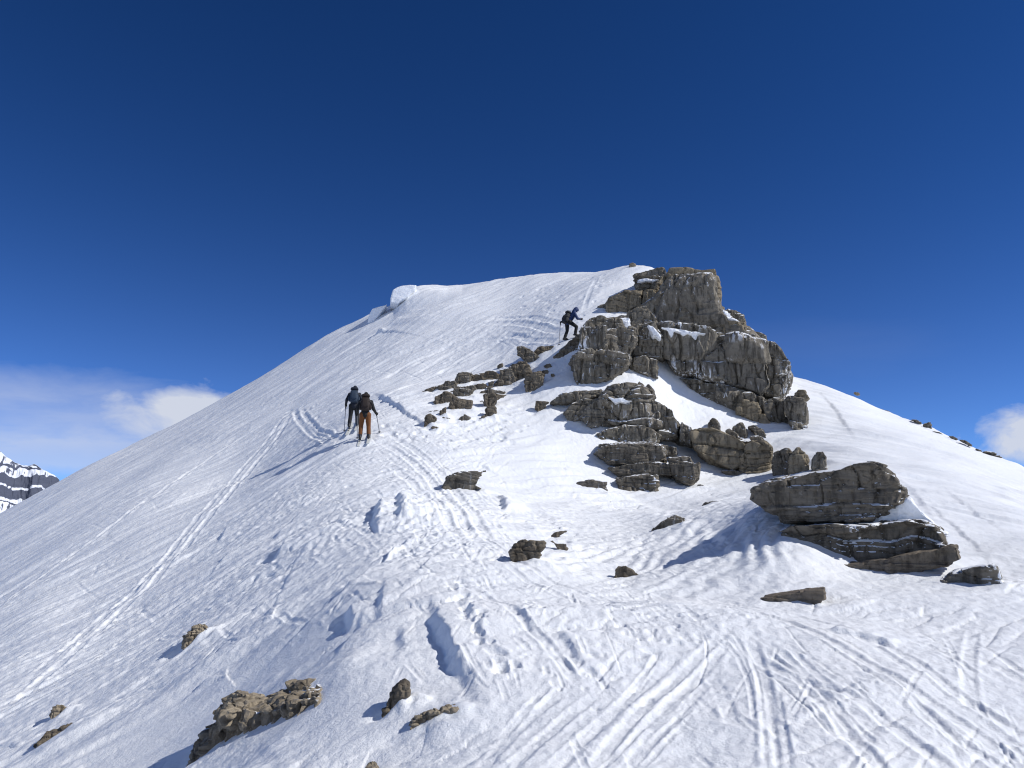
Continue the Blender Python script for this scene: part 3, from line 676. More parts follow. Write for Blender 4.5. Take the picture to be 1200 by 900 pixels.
lo('rounded grey boulder leaning on the sunny end of the outcrop', 'z1', [(1048, 640), (1065, 612), (1105, 615), (1145, 645), (1148, 735), (1132, 760), (1085, 725), (1052, 685)], 'tower', g2, T=1.6)
lo('small brown boulder perched on the rounded grey boulder', 'z1', [(1093, 605), (1110, 590), (1138, 592), (1157, 625), (1130, 640), (1100, 630)], 'cap', g2, dep=hit(945, 502)[2] - .1, T=.7)
lo('tan rounded boulder topping the jumble behind the layered boulder', 'zd', [(950, 620), (962, 420), (975, 370), (1000, 320), (1040, 298), (1085, 335), (1115, 385), (1125, 620)], 'cap', g2, anchor=(925, 557))
lo('dark crumbling boulder at the end of the low wall', 'zd', [(835, 420), (850, 340), (890, 325), (940, 370), (960, 470), (1000, 620), (900, 620), (845, 560)], 'dark', g2, anchor=(915, 556))
lo('low dark boulder beneath the tan rounded boulder', 'zd', [(905, 330), (950, 312), (985, 330), (1000, 400), (1075, 430), (1120, 480), (1140, 620), (940, 620), (925, 420)], 'dark', g2, anchor=(925, 555))
lo('grey flat sided boulder standing alone behind the layered boulder', 'zd', [(1140, 600), (1145, 390), (1180, 335), (1225, 330), (1260, 370), (1268, 600)], 'tower', g2, anchor=(945, 556))
lo('small dark rock half buried at the shaded foot of the outcrop', 'z2', [(42, 570), (60, 542), (110, 535), (190, 545), (196, 575), (190, 600), (120, 590), (60, 588)], 'dark', 'rocks at the foot of the outcrop')
lo('tiny dark stone on sunny snow below the low wall', 'z2', [(582, 572), (590, 550), (615, 556), (632, 572)], 'dark', 'rocks at the foot of the outcrop', 'stone')

# --- big layered boulder
ub = hit(985, 650)
big = empty('layered_boulder', (ub[0], ub[1], ground_z(ub[0], ub[1])))
tag(big, 'large dark thinly layered boulder with two overhanging shelves', 'boulder')
ud = ub[2]
rock('upper_shelf', 'z3', [(68, 440), (90, 395), (150, 362), (240, 345), (330, 338), (420, 322), (500, 298), (560, 294), (612, 302), (628, 318), (655, 338), (668, 372), (660, 392), (690, 388), (716, 396), (718, 440), (690, 458), (660, 470), (640, 500), (560, 525), (480, 540), (330, 545), (210, 548), (195, 505), (120, 480)], 'dark', dep=ud - .2, T=2.0, parent=big)
rock('lower_shelf', 'z3', [(188, 575), (240, 545), (380, 540), (470, 545), (560, 555), (640, 535), (720, 525), (790, 540), (850, 575), (872, 620), (850, 650), (700, 690), (620, 700), (560, 680), (480, 658), (390, 640), (290, 630), (230, 608)], 'dark', dep=ud - .4, T=2.0, parent=big, ext=.25)
q_ = rock('snow_patch', 'z3', [(480, 546), (600, 500), (668, 470), (722, 440), (800, 500), (880, 592), (800, 560), (700, 532), (560, 549)], 'dark', dep=ud + .05, T=1.3, parent=big, dstyle='snow'); q_.data.materials[0] = MS
rock('inner_core', 'z3', [(200, 470), (400, 400), (690, 410), (640, 500), (720, 570), (800, 600), (640, 660), (320, 610), (230, 560)], 'dark', dep=ud + .35, T=1.3, parent=big)
g3 = 'slabs lying below the layered boulder'
sb = empty('stone_slab', (0, 0, 0)); s0 = hit(1040, 672); sb.location = (s0[0], s0[1], ground_z(s0[0], s0[1]))
tag(sb, 'long brown slab propped against the foot of the layered boulder', 'slab', g3)
rock('slab_body', 'z3', [(600, 695), (640, 685), (760, 660), (900, 628), (922, 634), (944, 690), (900, 712), (780, 738), (690, 755), (640, 745), (612, 728)], 'slab', dep=s0[2] - .35, T=.9, parent=sb)
rock('slab_tongue', 'z3', [(438, 712), (480, 702), (560, 693), (628, 686), (628, 738), (540, 754), (462, 756), (440, 748)], 'slab', dep=s0[2] - .35, T=.7, parent=sb)
rock('stone_slab', 'z3', [(838, 772), (900, 745), (1000, 722), (1078, 708), (1098, 740), (1124, 800), (1100, 828), (1030, 838), (950, 830), (880, 805)], 'tower', label='wedge shaped grey slab at the end of the long brown slab', cat='slab', group=g3, dstyle='slab', anchor=(1150, 693), T=.9)
rock('stone_slab', 'z3', [(2, 888), (60, 868), (130, 845), (220, 828), (300, 815), (375, 808), (381, 855), (300, 868), (200, 882), (60, 897)], 'slab', label='long thin dark slab lying alone on open snow', cat='slab', group=g3, anchor=(915, 711), T=.45)

# --- single rocks on the open snow
g4 = 'rocks showing through the open snow'
def sr_(label, zoom, pts, style='tan', **k): return rock(k.pop('name', 'rock'), zoom, pts, style, label=label, cat='rock', group=g4, **k)
sr_('low dark triangular rock with a smooth sloping back', 'z2', [(340, 772), (400, 735), (492, 685), (535, 700), (540, 735), (500, 755), (440, 768)], 'dark')
sr_('flat dark sliver of rock on the snow above the triangular rock', 'z2', [(598, 652), (622, 630), (680, 624), (684, 634), (640, 645)], 'dark')
sr_('knobbly brown rock throwing a long shadow in mid slope', 'z8', [(470, 345), (500, 306), (560, 290), (632, 292), (640, 320), (604, 362), (550, 372), (525, 395), (490, 405), (478, 375)], 'scree')
sr_('thin brown chip of rock just above the knobbly brown rock', 'z8', [(645, 272), (690, 250), (740, 245), (738, 254), (700, 270), (660, 276)], 'scree')
sr_('tiny broken brown rock beside the knobbly brown rock', 'z8', [(655, 290), (690, 305), (738, 308), (742, 325), (715, 340), (690, 322)], 'scree')
sr_('tiny round brown stone below the knobbly brown rock', 'z8', [(640, 445), (643, 424), (665, 424), (668, 445)], 'scree')
sr_('flush brown sliver at the foot of the knobbly brown rock', 'z8', [(408, 437), (440, 426), (508, 428), (450, 440)], 'scree')
sr_('small brown rock with a long low tail on rippled snow', 'z8', [(960, 464), (962, 430), (975, 412), (1010, 410), (1050, 438), (1112, 456), (1060, 464), (1000, 470)], 'scree')
sr_('dark flat rock on the slope beneath the scree field', 'px', [(511, 575), (524, 559), (545, 553), (568, 552), (556, 564), (566, 568), (540, 572)], 'dark')
sr_('long knobbly tan rock, the largest on the near snow', 'z7', [(140, 442), (160, 415), (205, 408), (250, 375), (292, 345), (340, 322), (372, 340), (440, 330), (500, 300), (560, 280), (622, 290), (600, 322), (552, 372), (505, 408), (452, 435), (400, 455), (330, 480), (262, 482), (246, 512), (140, 512)], 'tan', skew=(226, 890, 378, 818), T=.9, off=-.22)
sr_('pale squared rock under the end of the long tan rock', 'z7', [(136, 515), (238, 506), (232, 545), (206, 575), (134, 575)], 'tan', anchor=(224, 893), T=.6, off=-.3)
sr_('thin tan rock strip above the long knobbly tan rock', 'z7', [(428, 290), (450, 268), (485, 257), (522, 270), (500, 284)], 'tan')
sr_('small dark pebble between tan strip and round brown stone', 'z7', [(588, 280), (600, 265), (626, 266), (624, 280)], 'scree')
sr_('round brown stone at the upper tip of the long tan rock', 'z7', [(650, 268), (672, 240), (698, 234), (722, 248), (705, 265)], 'scree')
sr_('tan strip of rock above the end of long tan rock', 'z7', [(300, 335), (340, 305), (400, 295), (380, 312), (340, 330)], 'tan')
sr_('upright pointed brown rock with snow drifted on its sunny side', 'z7', [(850, 364), (858, 318), (892, 272), (930, 243), (950, 256), (940, 300), (928, 345), (895, 368)], 'scree')
sr_('slanting tan rock ledge with a snowy underside near the pointed rock', 'z7', [(945, 440), (950, 395), (985, 375), (1040, 352), (1152, 338), (1105, 368), (1040, 392), (1000, 415), (985, 440)], 'tan', anchor=(490, 856))
sr_('tan rock tip cut by the bottom edge below the long tan rock', 'z7', [(325, 580), (350, 550), (400, 524), (442, 524), (405, 550), (400, 580)], 'tan')
sr_('tiny tan rock tip cut by the bottom edge in the middle', 'z7', [(772, 580), (790, 555), (822, 548), (842, 570), (840, 585)], 'tan')
sr_('broken brown and white rock jutting from the steep flank', 'zb', [(643, 480), (645, 440), (680, 402), (725, 395), (735, 420), (710, 455), (680, 478), (660, 490)], 'tan', anchor=(222, 762))
sr_('tiny flat brown chip on the flank above the long tan rock', 'zb', [(998, 478), (1008, 468), (1030, 462), (1028, 472)], 'scree')
sr_('small tan rounded rock near the lower edge of the flank', 'zb', [(172, 715), (178, 695), (205, 678), (236, 685), (215, 705), (190, 718)], 'tan')
sr_('thin dark rock rib in snow, lowest on the flank', 'zb', [(125, 800), (150, 780), (212, 764), (298, 740), (300, 756), (205, 784), (160, 804)], 'scree')

# --- scree field between the skiers and the outcrop
g5 = 'scree stones between skiers and outcrop'
SC = [('long brown stone nearest the climber in the scree field', [(700, 150), (722, 145), (770, 165), (832, 200), (822, 215), (740, 212), (702, 185)]),
      ('flat brown stone beside the climber end of the scree field', [(802, 168), (832, 146), (912, 140), (916, 160), (862, 186), (812, 186)]),
      ('dark wedge of stone right under the climber\'s boots', [(968, 150), (1005, 125), (1055, 95), (1100, 62), (1108, 150), (1020, 165)]),
      ('broad low stone shelf below the climber at the outcrop wall', [(920, 215), (935, 190), (1000, 155), (1095, 135), (1092, 172), (1005, 200)]),
      ('little dark stone by itself above the scree field', [(558, 275), (570, 258), (597, 248), (596, 276)]),
      ('big dark block at the upper middle of the scree field', [(655, 285), (700, 250), (742, 250), (778, 322), (735, 345), (702, 352), (660, 332)]),
      ('wide dark stone heap in the middle of the scree field', [(578, 300), (650, 282), (672, 350), (605, 382), (540, 372), (580, 332)]),
      ('square grey block standing apart toward the outcrop', [(745, 338), (790, 318), (832, 310), (852, 338), (842, 402), (746, 416)]),
      ('small dark stone behind the square grey block', [(840, 300), (880, 290), (887, 310), (850, 322)]),
      ('brown angular block with a pale top edge in the scree', [(290, 372), (305, 330), (332, 310), (392, 316), (376, 376), (332, 384)]),
      ('pale tan block with snow on its shoulder in the scree', [(380, 335), (430, 320), (472, 345), (462, 372), (392, 374)]),
      ('flat topped stone between pale block and dark heap', [(455, 315), (512, 300), (582, 320), (562, 354), (482, 350)]),
      ('dark stone at the skier side of the brown block', [(195, 395), (236, 366), (286, 370), (302, 402), (262, 424), (202, 432)]),
      ('thin flat tongue of stone reaching farthest toward the skiers', [(58, 448), (100, 420), (150, 400), (182, 406), (110, 440)]),
      ('low black stone under the dark skier side stone', [(165, 465), (230, 440), (287, 462), (270, 492), (202, 512), (165, 492)]),
      ('long dark stone below the brown angular block', [(285, 450), (292, 402), (400, 395), (422, 412), (342, 462)]),
      ('broad black stone low in the scree, snow on its end', [(255, 532), (262, 508), (292, 476), (392, 490), (386, 532), (300, 552)]),
      ('small stone wedged below the pale tan block', [(390, 392), (470, 380), (492, 396), (432, 418)]),
      ('long flat slab lying across the pillar of stone', [(430, 444), (510, 416), (602, 430), (592, 446), (502, 448)]),
      ('tall stacked stone pillar in lower scree', [(484, 530), (486, 450), (612, 456), (552, 482), (546, 515)]),
      ('light brown stone at the foot of the stacked pillar', [(492, 590), (490, 538), (546, 530), (552, 582)]),
      ('narrow dark stone between long slab and dark heap', [(500, 402), (502, 372), (542, 366), (522, 412)]),
      ('upright stone, lowest in the scree toward the skiers', [(95, 642), (100, 600), (132, 575), (167, 605), (132, 642)]),
      ('thin upright stone behind the lowest scree stone', [(190, 592), (196, 560), (232, 530), (232, 582)]),
      ('low triangular stone at the bottom of the scree', [(308, 608), (350, 580), (392, 596), (352, 614)]),
      ('small stone at the bottom of the stacked pillar', [(440, 606), (480, 575), (484, 592), (452, 608)]),
      ('dark stone poking from snow below the square grey block', [(808, 530), (812, 490), (892, 500), (832, 542)]),
      ('thin flat stone above the lowest scree stone', [(90, 576), (110, 562), (182, 548), (150, 572)]),
      ('small rubble stone beside the low triangular stone', [(200, 604), (215, 592), (245, 598), (240, 610)])]
for k, (lb, pts) in enumerate(SC):
    rock('stone', 'z4', pts, 'scree' if k % 3 else 'dark', label=lb, cat='stone', group=g5, seed=k, dstyle='scree', grow=1.16, off=-.22)
for k in range(22):
    cx, cy = random.uniform(505, 660), 0
    cy = 485 - (cx - 500) * .45 + random.uniform(-14, 22); s_ = random.uniform(2.2, 5)
    rock('stone', 'px', [(cx + s_ * math.cos(t) * random.uniform(.8, 1.5), cy + s_ * math.sin(t) * random.uniform(.45, .8)) for t in (0, 1.1, 2.1, 3.1, 4.2, 5.2)], 'scree', label='small dark chip of stone scattered through the scree field', cat='stone', group='small chips in the scree field', seed=k, off=-.1)
rock('stone', 'px', [(440, 508), (447, 504), (457, 505), (458, 511), (448, 513)], 'scree', label='tiny', cat='stone') if False else None
# --- cornices: overhanging lips of packed snow on the summit ridge
for pts, dp, T_ in (([(457.5, 354), (458, 348), (460.5, 344), (465, 341), (471, 339), (480, 338), (488, 338.5), (486, 343), (478, 349), (466, 355)], 53.0, 4.0),
                    ([(431, 375), (432.5, 369), (436, 365), (442, 362.5), (449, 361), (454, 359), (451, 364), (444, 370), (436, 376)], 54.0, 3.0)):
    q_ = rock('snow_cornice', 'px', pts, 'tower', dep=dp, T=T_, ext=.35, dstyle='lip', label='wind carved snow cornice on the summit ridge', cat='cornice', seed=5)
    q_.data.materials[0] = MS; q_['kind'] = 'structure'
# --- rocks along the far skyline
g6 = 'rocks along the far sunny skyline'
def sk_(label, pts, **k):
    m_ = sum(p[1] for p in pts) / len(pts); pts = [(p[0], m_ + (p[1] - m_) * .72) for p in pts]
    return rock('stone', 'z6', pts, k.pop('style', 'dark'), label=label, cat='stone', group=g6, seed=3, **k)
sk_('flat grey rock lying alone high on the sunny slope', [(470, 262), (478, 250), (505, 258), (545, 274), (548, 286), (500, 278)], style='cap')
sk_('faint grey rock first on the sunny skyline', [(338, 174), (350, 164), (372, 168), (378, 186), (360, 186)], style='cap')
sk_('thin dark rock just above the upright skyline block', [(622, 303), (660, 304), (690, 322), (680, 328), (650, 318)])
sk_('upright dark block on the sunny skyline', [(688, 340), (698, 320), (730, 314), (738, 330), (735, 355), (705, 350)])
sk_('low dark rock below the upright skyline block', [(735, 362), (760, 362), (805, 384), (800, 392), (765, 380)])
sk_('thin dark rock in the middle of the skyline row', [(815, 385), (845, 386), (872, 402), (860, 408), (830, 400)])
sk_('longer dark rock after the middle of the skyline row', [(872, 402), (900, 404), (942, 432), (935, 442), (900, 426)])
sk_('small dark rock next to the long skyline ridge of rock', [(945, 445), (965, 448), (990, 465), (985, 475), (960, 462)])
sk_('long dark rock ridge ending the skyline row', [(980, 468), (1010, 456), (1050, 463), (1085, 492), (1112, 526), (1085, 520), (1055, 508), (1010, 488)])
rock('stone', 'ze', [(722, 92), (735, 66), (765, 58), (790, 72), (792, 95), (760, 98)], 'tan', label='tiny brown stone on the snowy summit', cat='stone', T=.5, ext=.3, dep=44.6)

# ---- turn every loft into stone: voxel remesh, then layered fracture displacement
dg_objs = []
for o, style, vox, org, mn in JOBS:
    md = o.modifiers.new('r', 'REMESH'); md.mode = 'VOXEL'; md.voxel_size = vox
    sm = o.modifiers.new('s', 'SMOOTH'); sm.factor = .5; sm.iterations = 1
dg = bpy.context.evaluated_depsgraph_get(); dg.update()
nv_tot = 0
def fracture(p, nrm, L, amp, J, gr, rough, seed, mn):
    s_ = min(1.0, mn / 1.9) ** .9 if L > .3 else min(1.0, mn / .7) ** .8
    L, amp, J, gr, rough = L * s_, amp * s_, J * s_, gr * s_, rough * s_
    w = p[:, 2] + .10 * p[:, 0] + .25 * L * noise3(p * (.7 / L), 50) + .6 * L * noise3(p * (.16 / L), 51)
    out = np.zeros(len(p), np.float32)
    for lv, (l_, a_, j_) in enumerate(((L, amp * .8, J), (L * .4, amp * .28, J * .5))):
        t = w / l_ + .3 * np.sin(w / l_ * 1.7)
        k = np.floor(t); fr = t - k
        hk = _h(k.astype(np.int64), np.zeros(len(p), np.int64), np.zeros(len(p), np.int64), 60 + lv)
        jit = .22 * noise3(p * (1.2 / j_), 70 + lv)
        cx = (p[:, 0] * .86 + p[:, 1] * .5) / (j_ * (.7 + .9 * hk)) + 7 * hk + jit
        cy = (-p[:, 0] * .5 + p[:, 1] * .86) / (j_ * (.7 + .9 * hk)) + 3 * hk + jit
        ix, iy = np.floor(cx), np.floor(cy)
        off = _h(ix.astype(np.int64), iy.astype(np.int64), k.astype(np.int64), 80 + lv)
        ed = np.minimum(fr, 1 - fr) * l_
        ej = np.minimum(np.minimum(cx - ix, 1 - cx + ix), np.minimum(cy - iy, 1 - cy + iy)) * j_
        out += a_ * (off * 1.5 - .95) + a_ * 1.5 * (hk - .55)
        g_ = gr * (1 if lv == 0 else .5)
        out -= g_ * np.exp(-(ed / (.04 * l_ + .012)) ** 2) * (.1 + 1.3 * hk * hk)
        out -= g_ * 1.1 * np.exp(-(ej / (.025 * j_ + .010)) ** 2) * (off > .2)
    # planar chips: each cell of a jittered lattice is a small tilted facet
    cs = np.array((J * .75, J * .75, L * .62), np.float32); pc = p / cs; b0 = np.floor(pc); best = np.full(len(p), 9e9, np.float32); fac = np.zeros(len(p), np.float32); b1 = best.copy()
    for dx in (-1, 0, 1):
        for dy in (-1, 0, 1):
            for dz in (-1, 0, 1):
                c_ = (b0 + (dx, dy, dz)).astype(np.int64); hs = [_h(c_[:, 0], c_[:, 1], c_[:, 2], 200 + q) for q in range(7)]
                e_ = [pc[:, q] - c_[:, q] - hs[q] for q in range(3)]
                d2 = e_[0] ** 2 + e_[1] ** 2 + e_[2] ** 2; m_ = d2 < best
                b1 = np.where(m_, best, np.minimum(b1, d2)); best = np.where(m_, d2, best)
                fac = np.where(m_, (hs[3] - .5) * .9 + (hs[4] - .5) * e_[0] * 1.5 + (hs[5] - .5) * e_[1] * 1.5 + (hs[6] - .6) * e_[2] * 1.3, fac)
    out += amp * .75 * fac
    f5 = fbm3(p * (.55 / max(L, .05)), 5, 90)
    out += rough * .6 * f5 - rough * .5 * np.abs(noise3(p * (1.3 / max(L, .05)), 97)) + .25 * amp + .25 * gr
    lim = (.13 if mn > .8 else .10) * mn
    return np.clip(out, -1.5 * lim, lim)
for o, style, vox, org, mn in JOBS:
    ev = o.evaluated_get(dg); m2 = bpy.data.meshes.new_from_object(ev)
    o.modifiers.clear(); old = o.data; o.data = m2; m2.name = old.name; bpy.data.meshes.remove(old)
    nv = len(m2.vertices); nv_tot += nv
    c = np.empty(nv * 3, np.float32); m2.vertices.foreach_get('co', c); c = c.reshape(-1, 3)
    nn = np.empty(nv * 3, np.float32); m2.vertex_normals.foreach_get('vector', nn); nn = nn.reshape(-1, 3)
    wp = c + np.asarray(org, np.float32)
    d = fracture(wp, nn, *STY[style], 0, mn)
    nh = nn * np.array((1, 1, .35), np.float32); nh = nh / np.maximum(np.linalg.norm(nh, axis=1, keepdims=True), .45)
    m2.vertices.foreach_set('co', (c + nh * d[:, None]).astype(np.float32).ravel()); m2.update()
    md = o.modifiers.new('d', 'DECIMATE'); md.ratio = .30 if nv > 3000 else .5
dg.update()
for o, style, vox, org, mn in JOBS:
    m2 = bpy.data.meshes.new_from_object(o.evaluated_get(dg)); o.modifiers.clear(); old = o.data; o.data = m2; m2.name = old.name; bpy.data.meshes.remove(old)
    m2.polygons.foreach_set('use_smooth', np.full(len(m2.polygons), False))
print('rocks', len(JOBS), nv_tot, round(time.time() - T0, 1))

# snow drifted against each stone, with a scoop on the shaded side
D0_ = DISP.copy(); DISP[:] = 0
for fx0, fy0, fw, fh in FOOT:
    ww = min(max(fw, .12), 1.4); hh = min(fh, .38)
    sl = patch([(fx0, fy0)], ww * 2.2)
    dx = X[sl] - fx0; dy = Y[sl] - fy0; q = np.hypot(dx - .45 * ww, dy + .05 * ww) / (.6 * ww); q2 = np.hypot(dx + .62 * ww, (dy + .25 * ww) * 1.2) / (.32 * ww)
    DISP[sl] += .24 * hh * np.exp(-q ** 2) * (1 + .8 * noise2(X[sl] * 2.2 / ww, Y[sl] * 2.2 / ww, 61)) - .12 * hh * np.exp(-q2 ** 2)
H = (H + np.clip(DISP, -.25, .3)).astype(np.float32)
# terrain mesh
nr, na = H.shape
V = np.stack([X, Y, H], -1).reshape(-1, 3)
V = np.concatenate([V, [[0, 0, float(H[0].mean())]]])
idx = np.arange(nr * na).reshape(nr, na)
idw = np.concatenate([idx, idx[:, :1]], 1)
quads = np.stack([idw[:-1, :-1], idw[1:, :-1], idw[1:, 1:], idw[:-1, 1:]], -1).reshape(-1, 4)[:, ::-1]
me = bpy.data.meshes.new('snow_ground')
tri = np.stack([np.full(na, nr * na), idw[0, :-1], idw[0, 1:]], -1)[:, ::-1]
me.vertices.add(len(V)); me.vertices.foreach_set('co', V.astype(np.float32).ravel())
nl = quads.size + tri.size
me.loops.add(nl); me.loops.foreach_set('vertex_index', np.concatenate([quads.ravel(), tri.ravel()]).astype(np.int32))
me.polygons.add(len(quads) + len(tri))
me.polygons.foreach_set('loop_start', np.concatenate([np.arange(len(quads)) * 4, quads.size + np.arange(len(tri)) * 3]).astype(np.int32))
me.update(calc_edges=True)
me.polygons.foreach_set('use_smooth', np.full(len(me.polygons), True)); me.materials.append(MS)
if me.polygons[1000].normal.z < 0: me.flip_normals()
ground = link('snow_ground', me); tag(ground, 'wind packed snow slope with ski tracks rising to a summit', 'snow slope', kind='structure')
print('terrain mesh', len(V), round(time.time() - T0, 1))

# ------------------------------------------------------------------ people
MP = {'skin': plain('skin', (.45, .28, .2), .6, .1), 'black': plain('black_cloth', (.006, .0065, .008), .8, .3), 'navy': plain('navy_cloth', (.006, .010, .022), .75, .3),
      'blue': plain('blue_cloth', (.008, .028, .11), .65, .25), 'rust': plain('rust_orange_cloth', (.15, .052, .010), .8, .25), 'packbrown': plain('dark_brown_pack_cloth', (.018, .010, .008), .75, .4),
      'packblue': plain('slate_blue_pack_cloth', (.022, .04, .07), .75, .4), 'packblack': plain('black_pack_cloth', (.014, .014, .017), .75, .4), 'strap': plain('grey_webbing', (.10, .09, .085), .7, .2),
      'pole': plain('grey_pole_metal', (.22, .23, .26), .4, .1, 30, .6), 'ski': plain('white_ski_topsheet', (.6, .62, .6), .4, .15), 'boot': plain('black_plastic', (.02, .02, .022), .4, .2)}
PJ = []
def capsule(bm, p0, r0, p1, r1, n=12):
    p0 = np.array(p0, float); p1 = np.array(p1, float); d = p1 - p0; L = np.linalg.norm(d) + 1e-9; d /= L
    a = np.cross(d, [0, 0, 1.0] if abs(d[2]) < .9 else [1.0, 0, 0]); a /= np.linalg.norm(a); b = np.cross(d, a)
    rings = []
    prof = [(-math.sin(t) * r0, math.cos(t) * r0) for t in (1.45, 1.0, .5)] + [(0, r0), (L, r1)] + [(L + math.sin(t) * r1, math.cos(t) * r1) for t in (.5, 1.0, 1.45)]
    for s_, r in prof:
        rings.append([bm.verts.new(p0 + d * s_ + (a * math.cos(k * 2 * math.pi / n) + b * math.sin(k * 2 * math.pi / n)) * r) for k in range(n)])
    for i in range(len(rings) - 1):
        for k in range(n):
            bm.faces.new((rings[i][k], rings[i][(k + 1) % n], rings[i + 1][(k + 1) % n], rings[i + 1][k]))
    bm.faces.new(rings[0][::-1]); bm.faces.new(rings[-1])
def blend(name, segs, mat, parent, vox=.014, smooth=4):
    """tapered limbs grown together into one continuous surface"""
    bm = bmesh.new()
    for p0, r0, p1, r1 in segs: capsule(bm, p0, r0, p1, r1)
    bmesh.ops.recalc_face_normals(bm, faces=bm.faces)
    me = bpy.data.meshes.new(name); bm.to_mesh(me); bm.free(); me.materials.append(mat)
    o = link(name, me, parent)
    md = o.modifiers.new('r', 'REMESH'); md.mode = 'VOXEL'; md.voxel_size = vox
    s_ = o.modifiers.new('s', 'SMOOTH'); s_.factor = .5; s_.iterations = smooth
    PJ.append(o); return o
def loft(name, rings, mat, parent, bevel=.02):
    """closed boxy loft through rectangles (cx, cy, z, half width, half depth)"""
    bm = bmesh.new(); rs = []
    for cx, cy, z, hw, hd in rings:
        rs.append([bm.verts.new((cx + sx * hw * (1 if abs(sx) == 1 else 1), cy + sy * hd, z)) for sx, sy in ((-1, -.6), (-.7, -1), (.7, -1), (1, -.6), (1, .6), (.7, 1), (-.7, 1), (-1, .6))])
    for i in range(len(rs) - 1):
        for k in range(8): bm.faces.new((rs[i][k], rs[i][(k + 1) % 8], rs[i + 1][(k + 1) % 8], rs[i + 1][k]))
    bm.faces.new(rs[0][::-1]); bm.faces.new(rs[-1])
    bmesh.ops.recalc_face_normals(bm, faces=bm.faces)
    me = bpy.data.meshes.new(name); bm.to_mesh(me); bm.free(); me.materials.append(mat)
    o = link(name, me, parent); s_ = o.modifiers.new('s', 'SUBSURF'); s_.levels = 2; s_.render_levels = 2
    return o
def tube(name, pts, r, mat, parent=None):
    bm = bmesh.new()
    for i in range(len(pts) - 1): capsule(bm, pts[i], r if not isinstance(r, (list, tuple)) else r[i], pts[i + 1], r if not isinstance(r, (list, tuple)) else r[i + 1], 8)
    bmesh.ops.recalc_face_normals(bm, faces=bm.faces)
    me = bpy.data.meshes.new(name); bm.to_mesh(me); bm.free(); me.materials.append(mat)
    for p in me.polygons: p.use_smooth = True
    return link(name, me, parent)
def lerp(a, b, t): return tuple(np.array(a) * (1 - t) + np.array(b) * t)

def hand_segs(wr, fwd, grip_ax, s=1):
    """palm, four curled fingers and a thumb closed round a pole grip"""
    w = np.array(wr, float); f = np.array(fwd, float); f /= np.linalg.norm(f); g = np.array(grip_ax, float); g /= np.linalg.norm(g)
    side = np.cross(f, g); side /= np.linalg.norm(side)
    segs = [(w, .030, w + f * .06, .036)]
    for k in range(4):
        o_ = w + f * .075 + g * (.032 - .021 * k); l_ = (.036, .040, .038, .030)[k]
        m = o_ + f * l_ * .6 + side * .02; e = m - f * .01 + side * .035
        segs += [(o_, .0095, m, .0085), (m, .0085, e, .0075)]
    th = w + f * .025 + g * .035
    segs += [(w + f * .02, .012, th + side * .02, .010), (th + side * .02, .010, th + f * .035 + side * .035, .008)]
    return segs

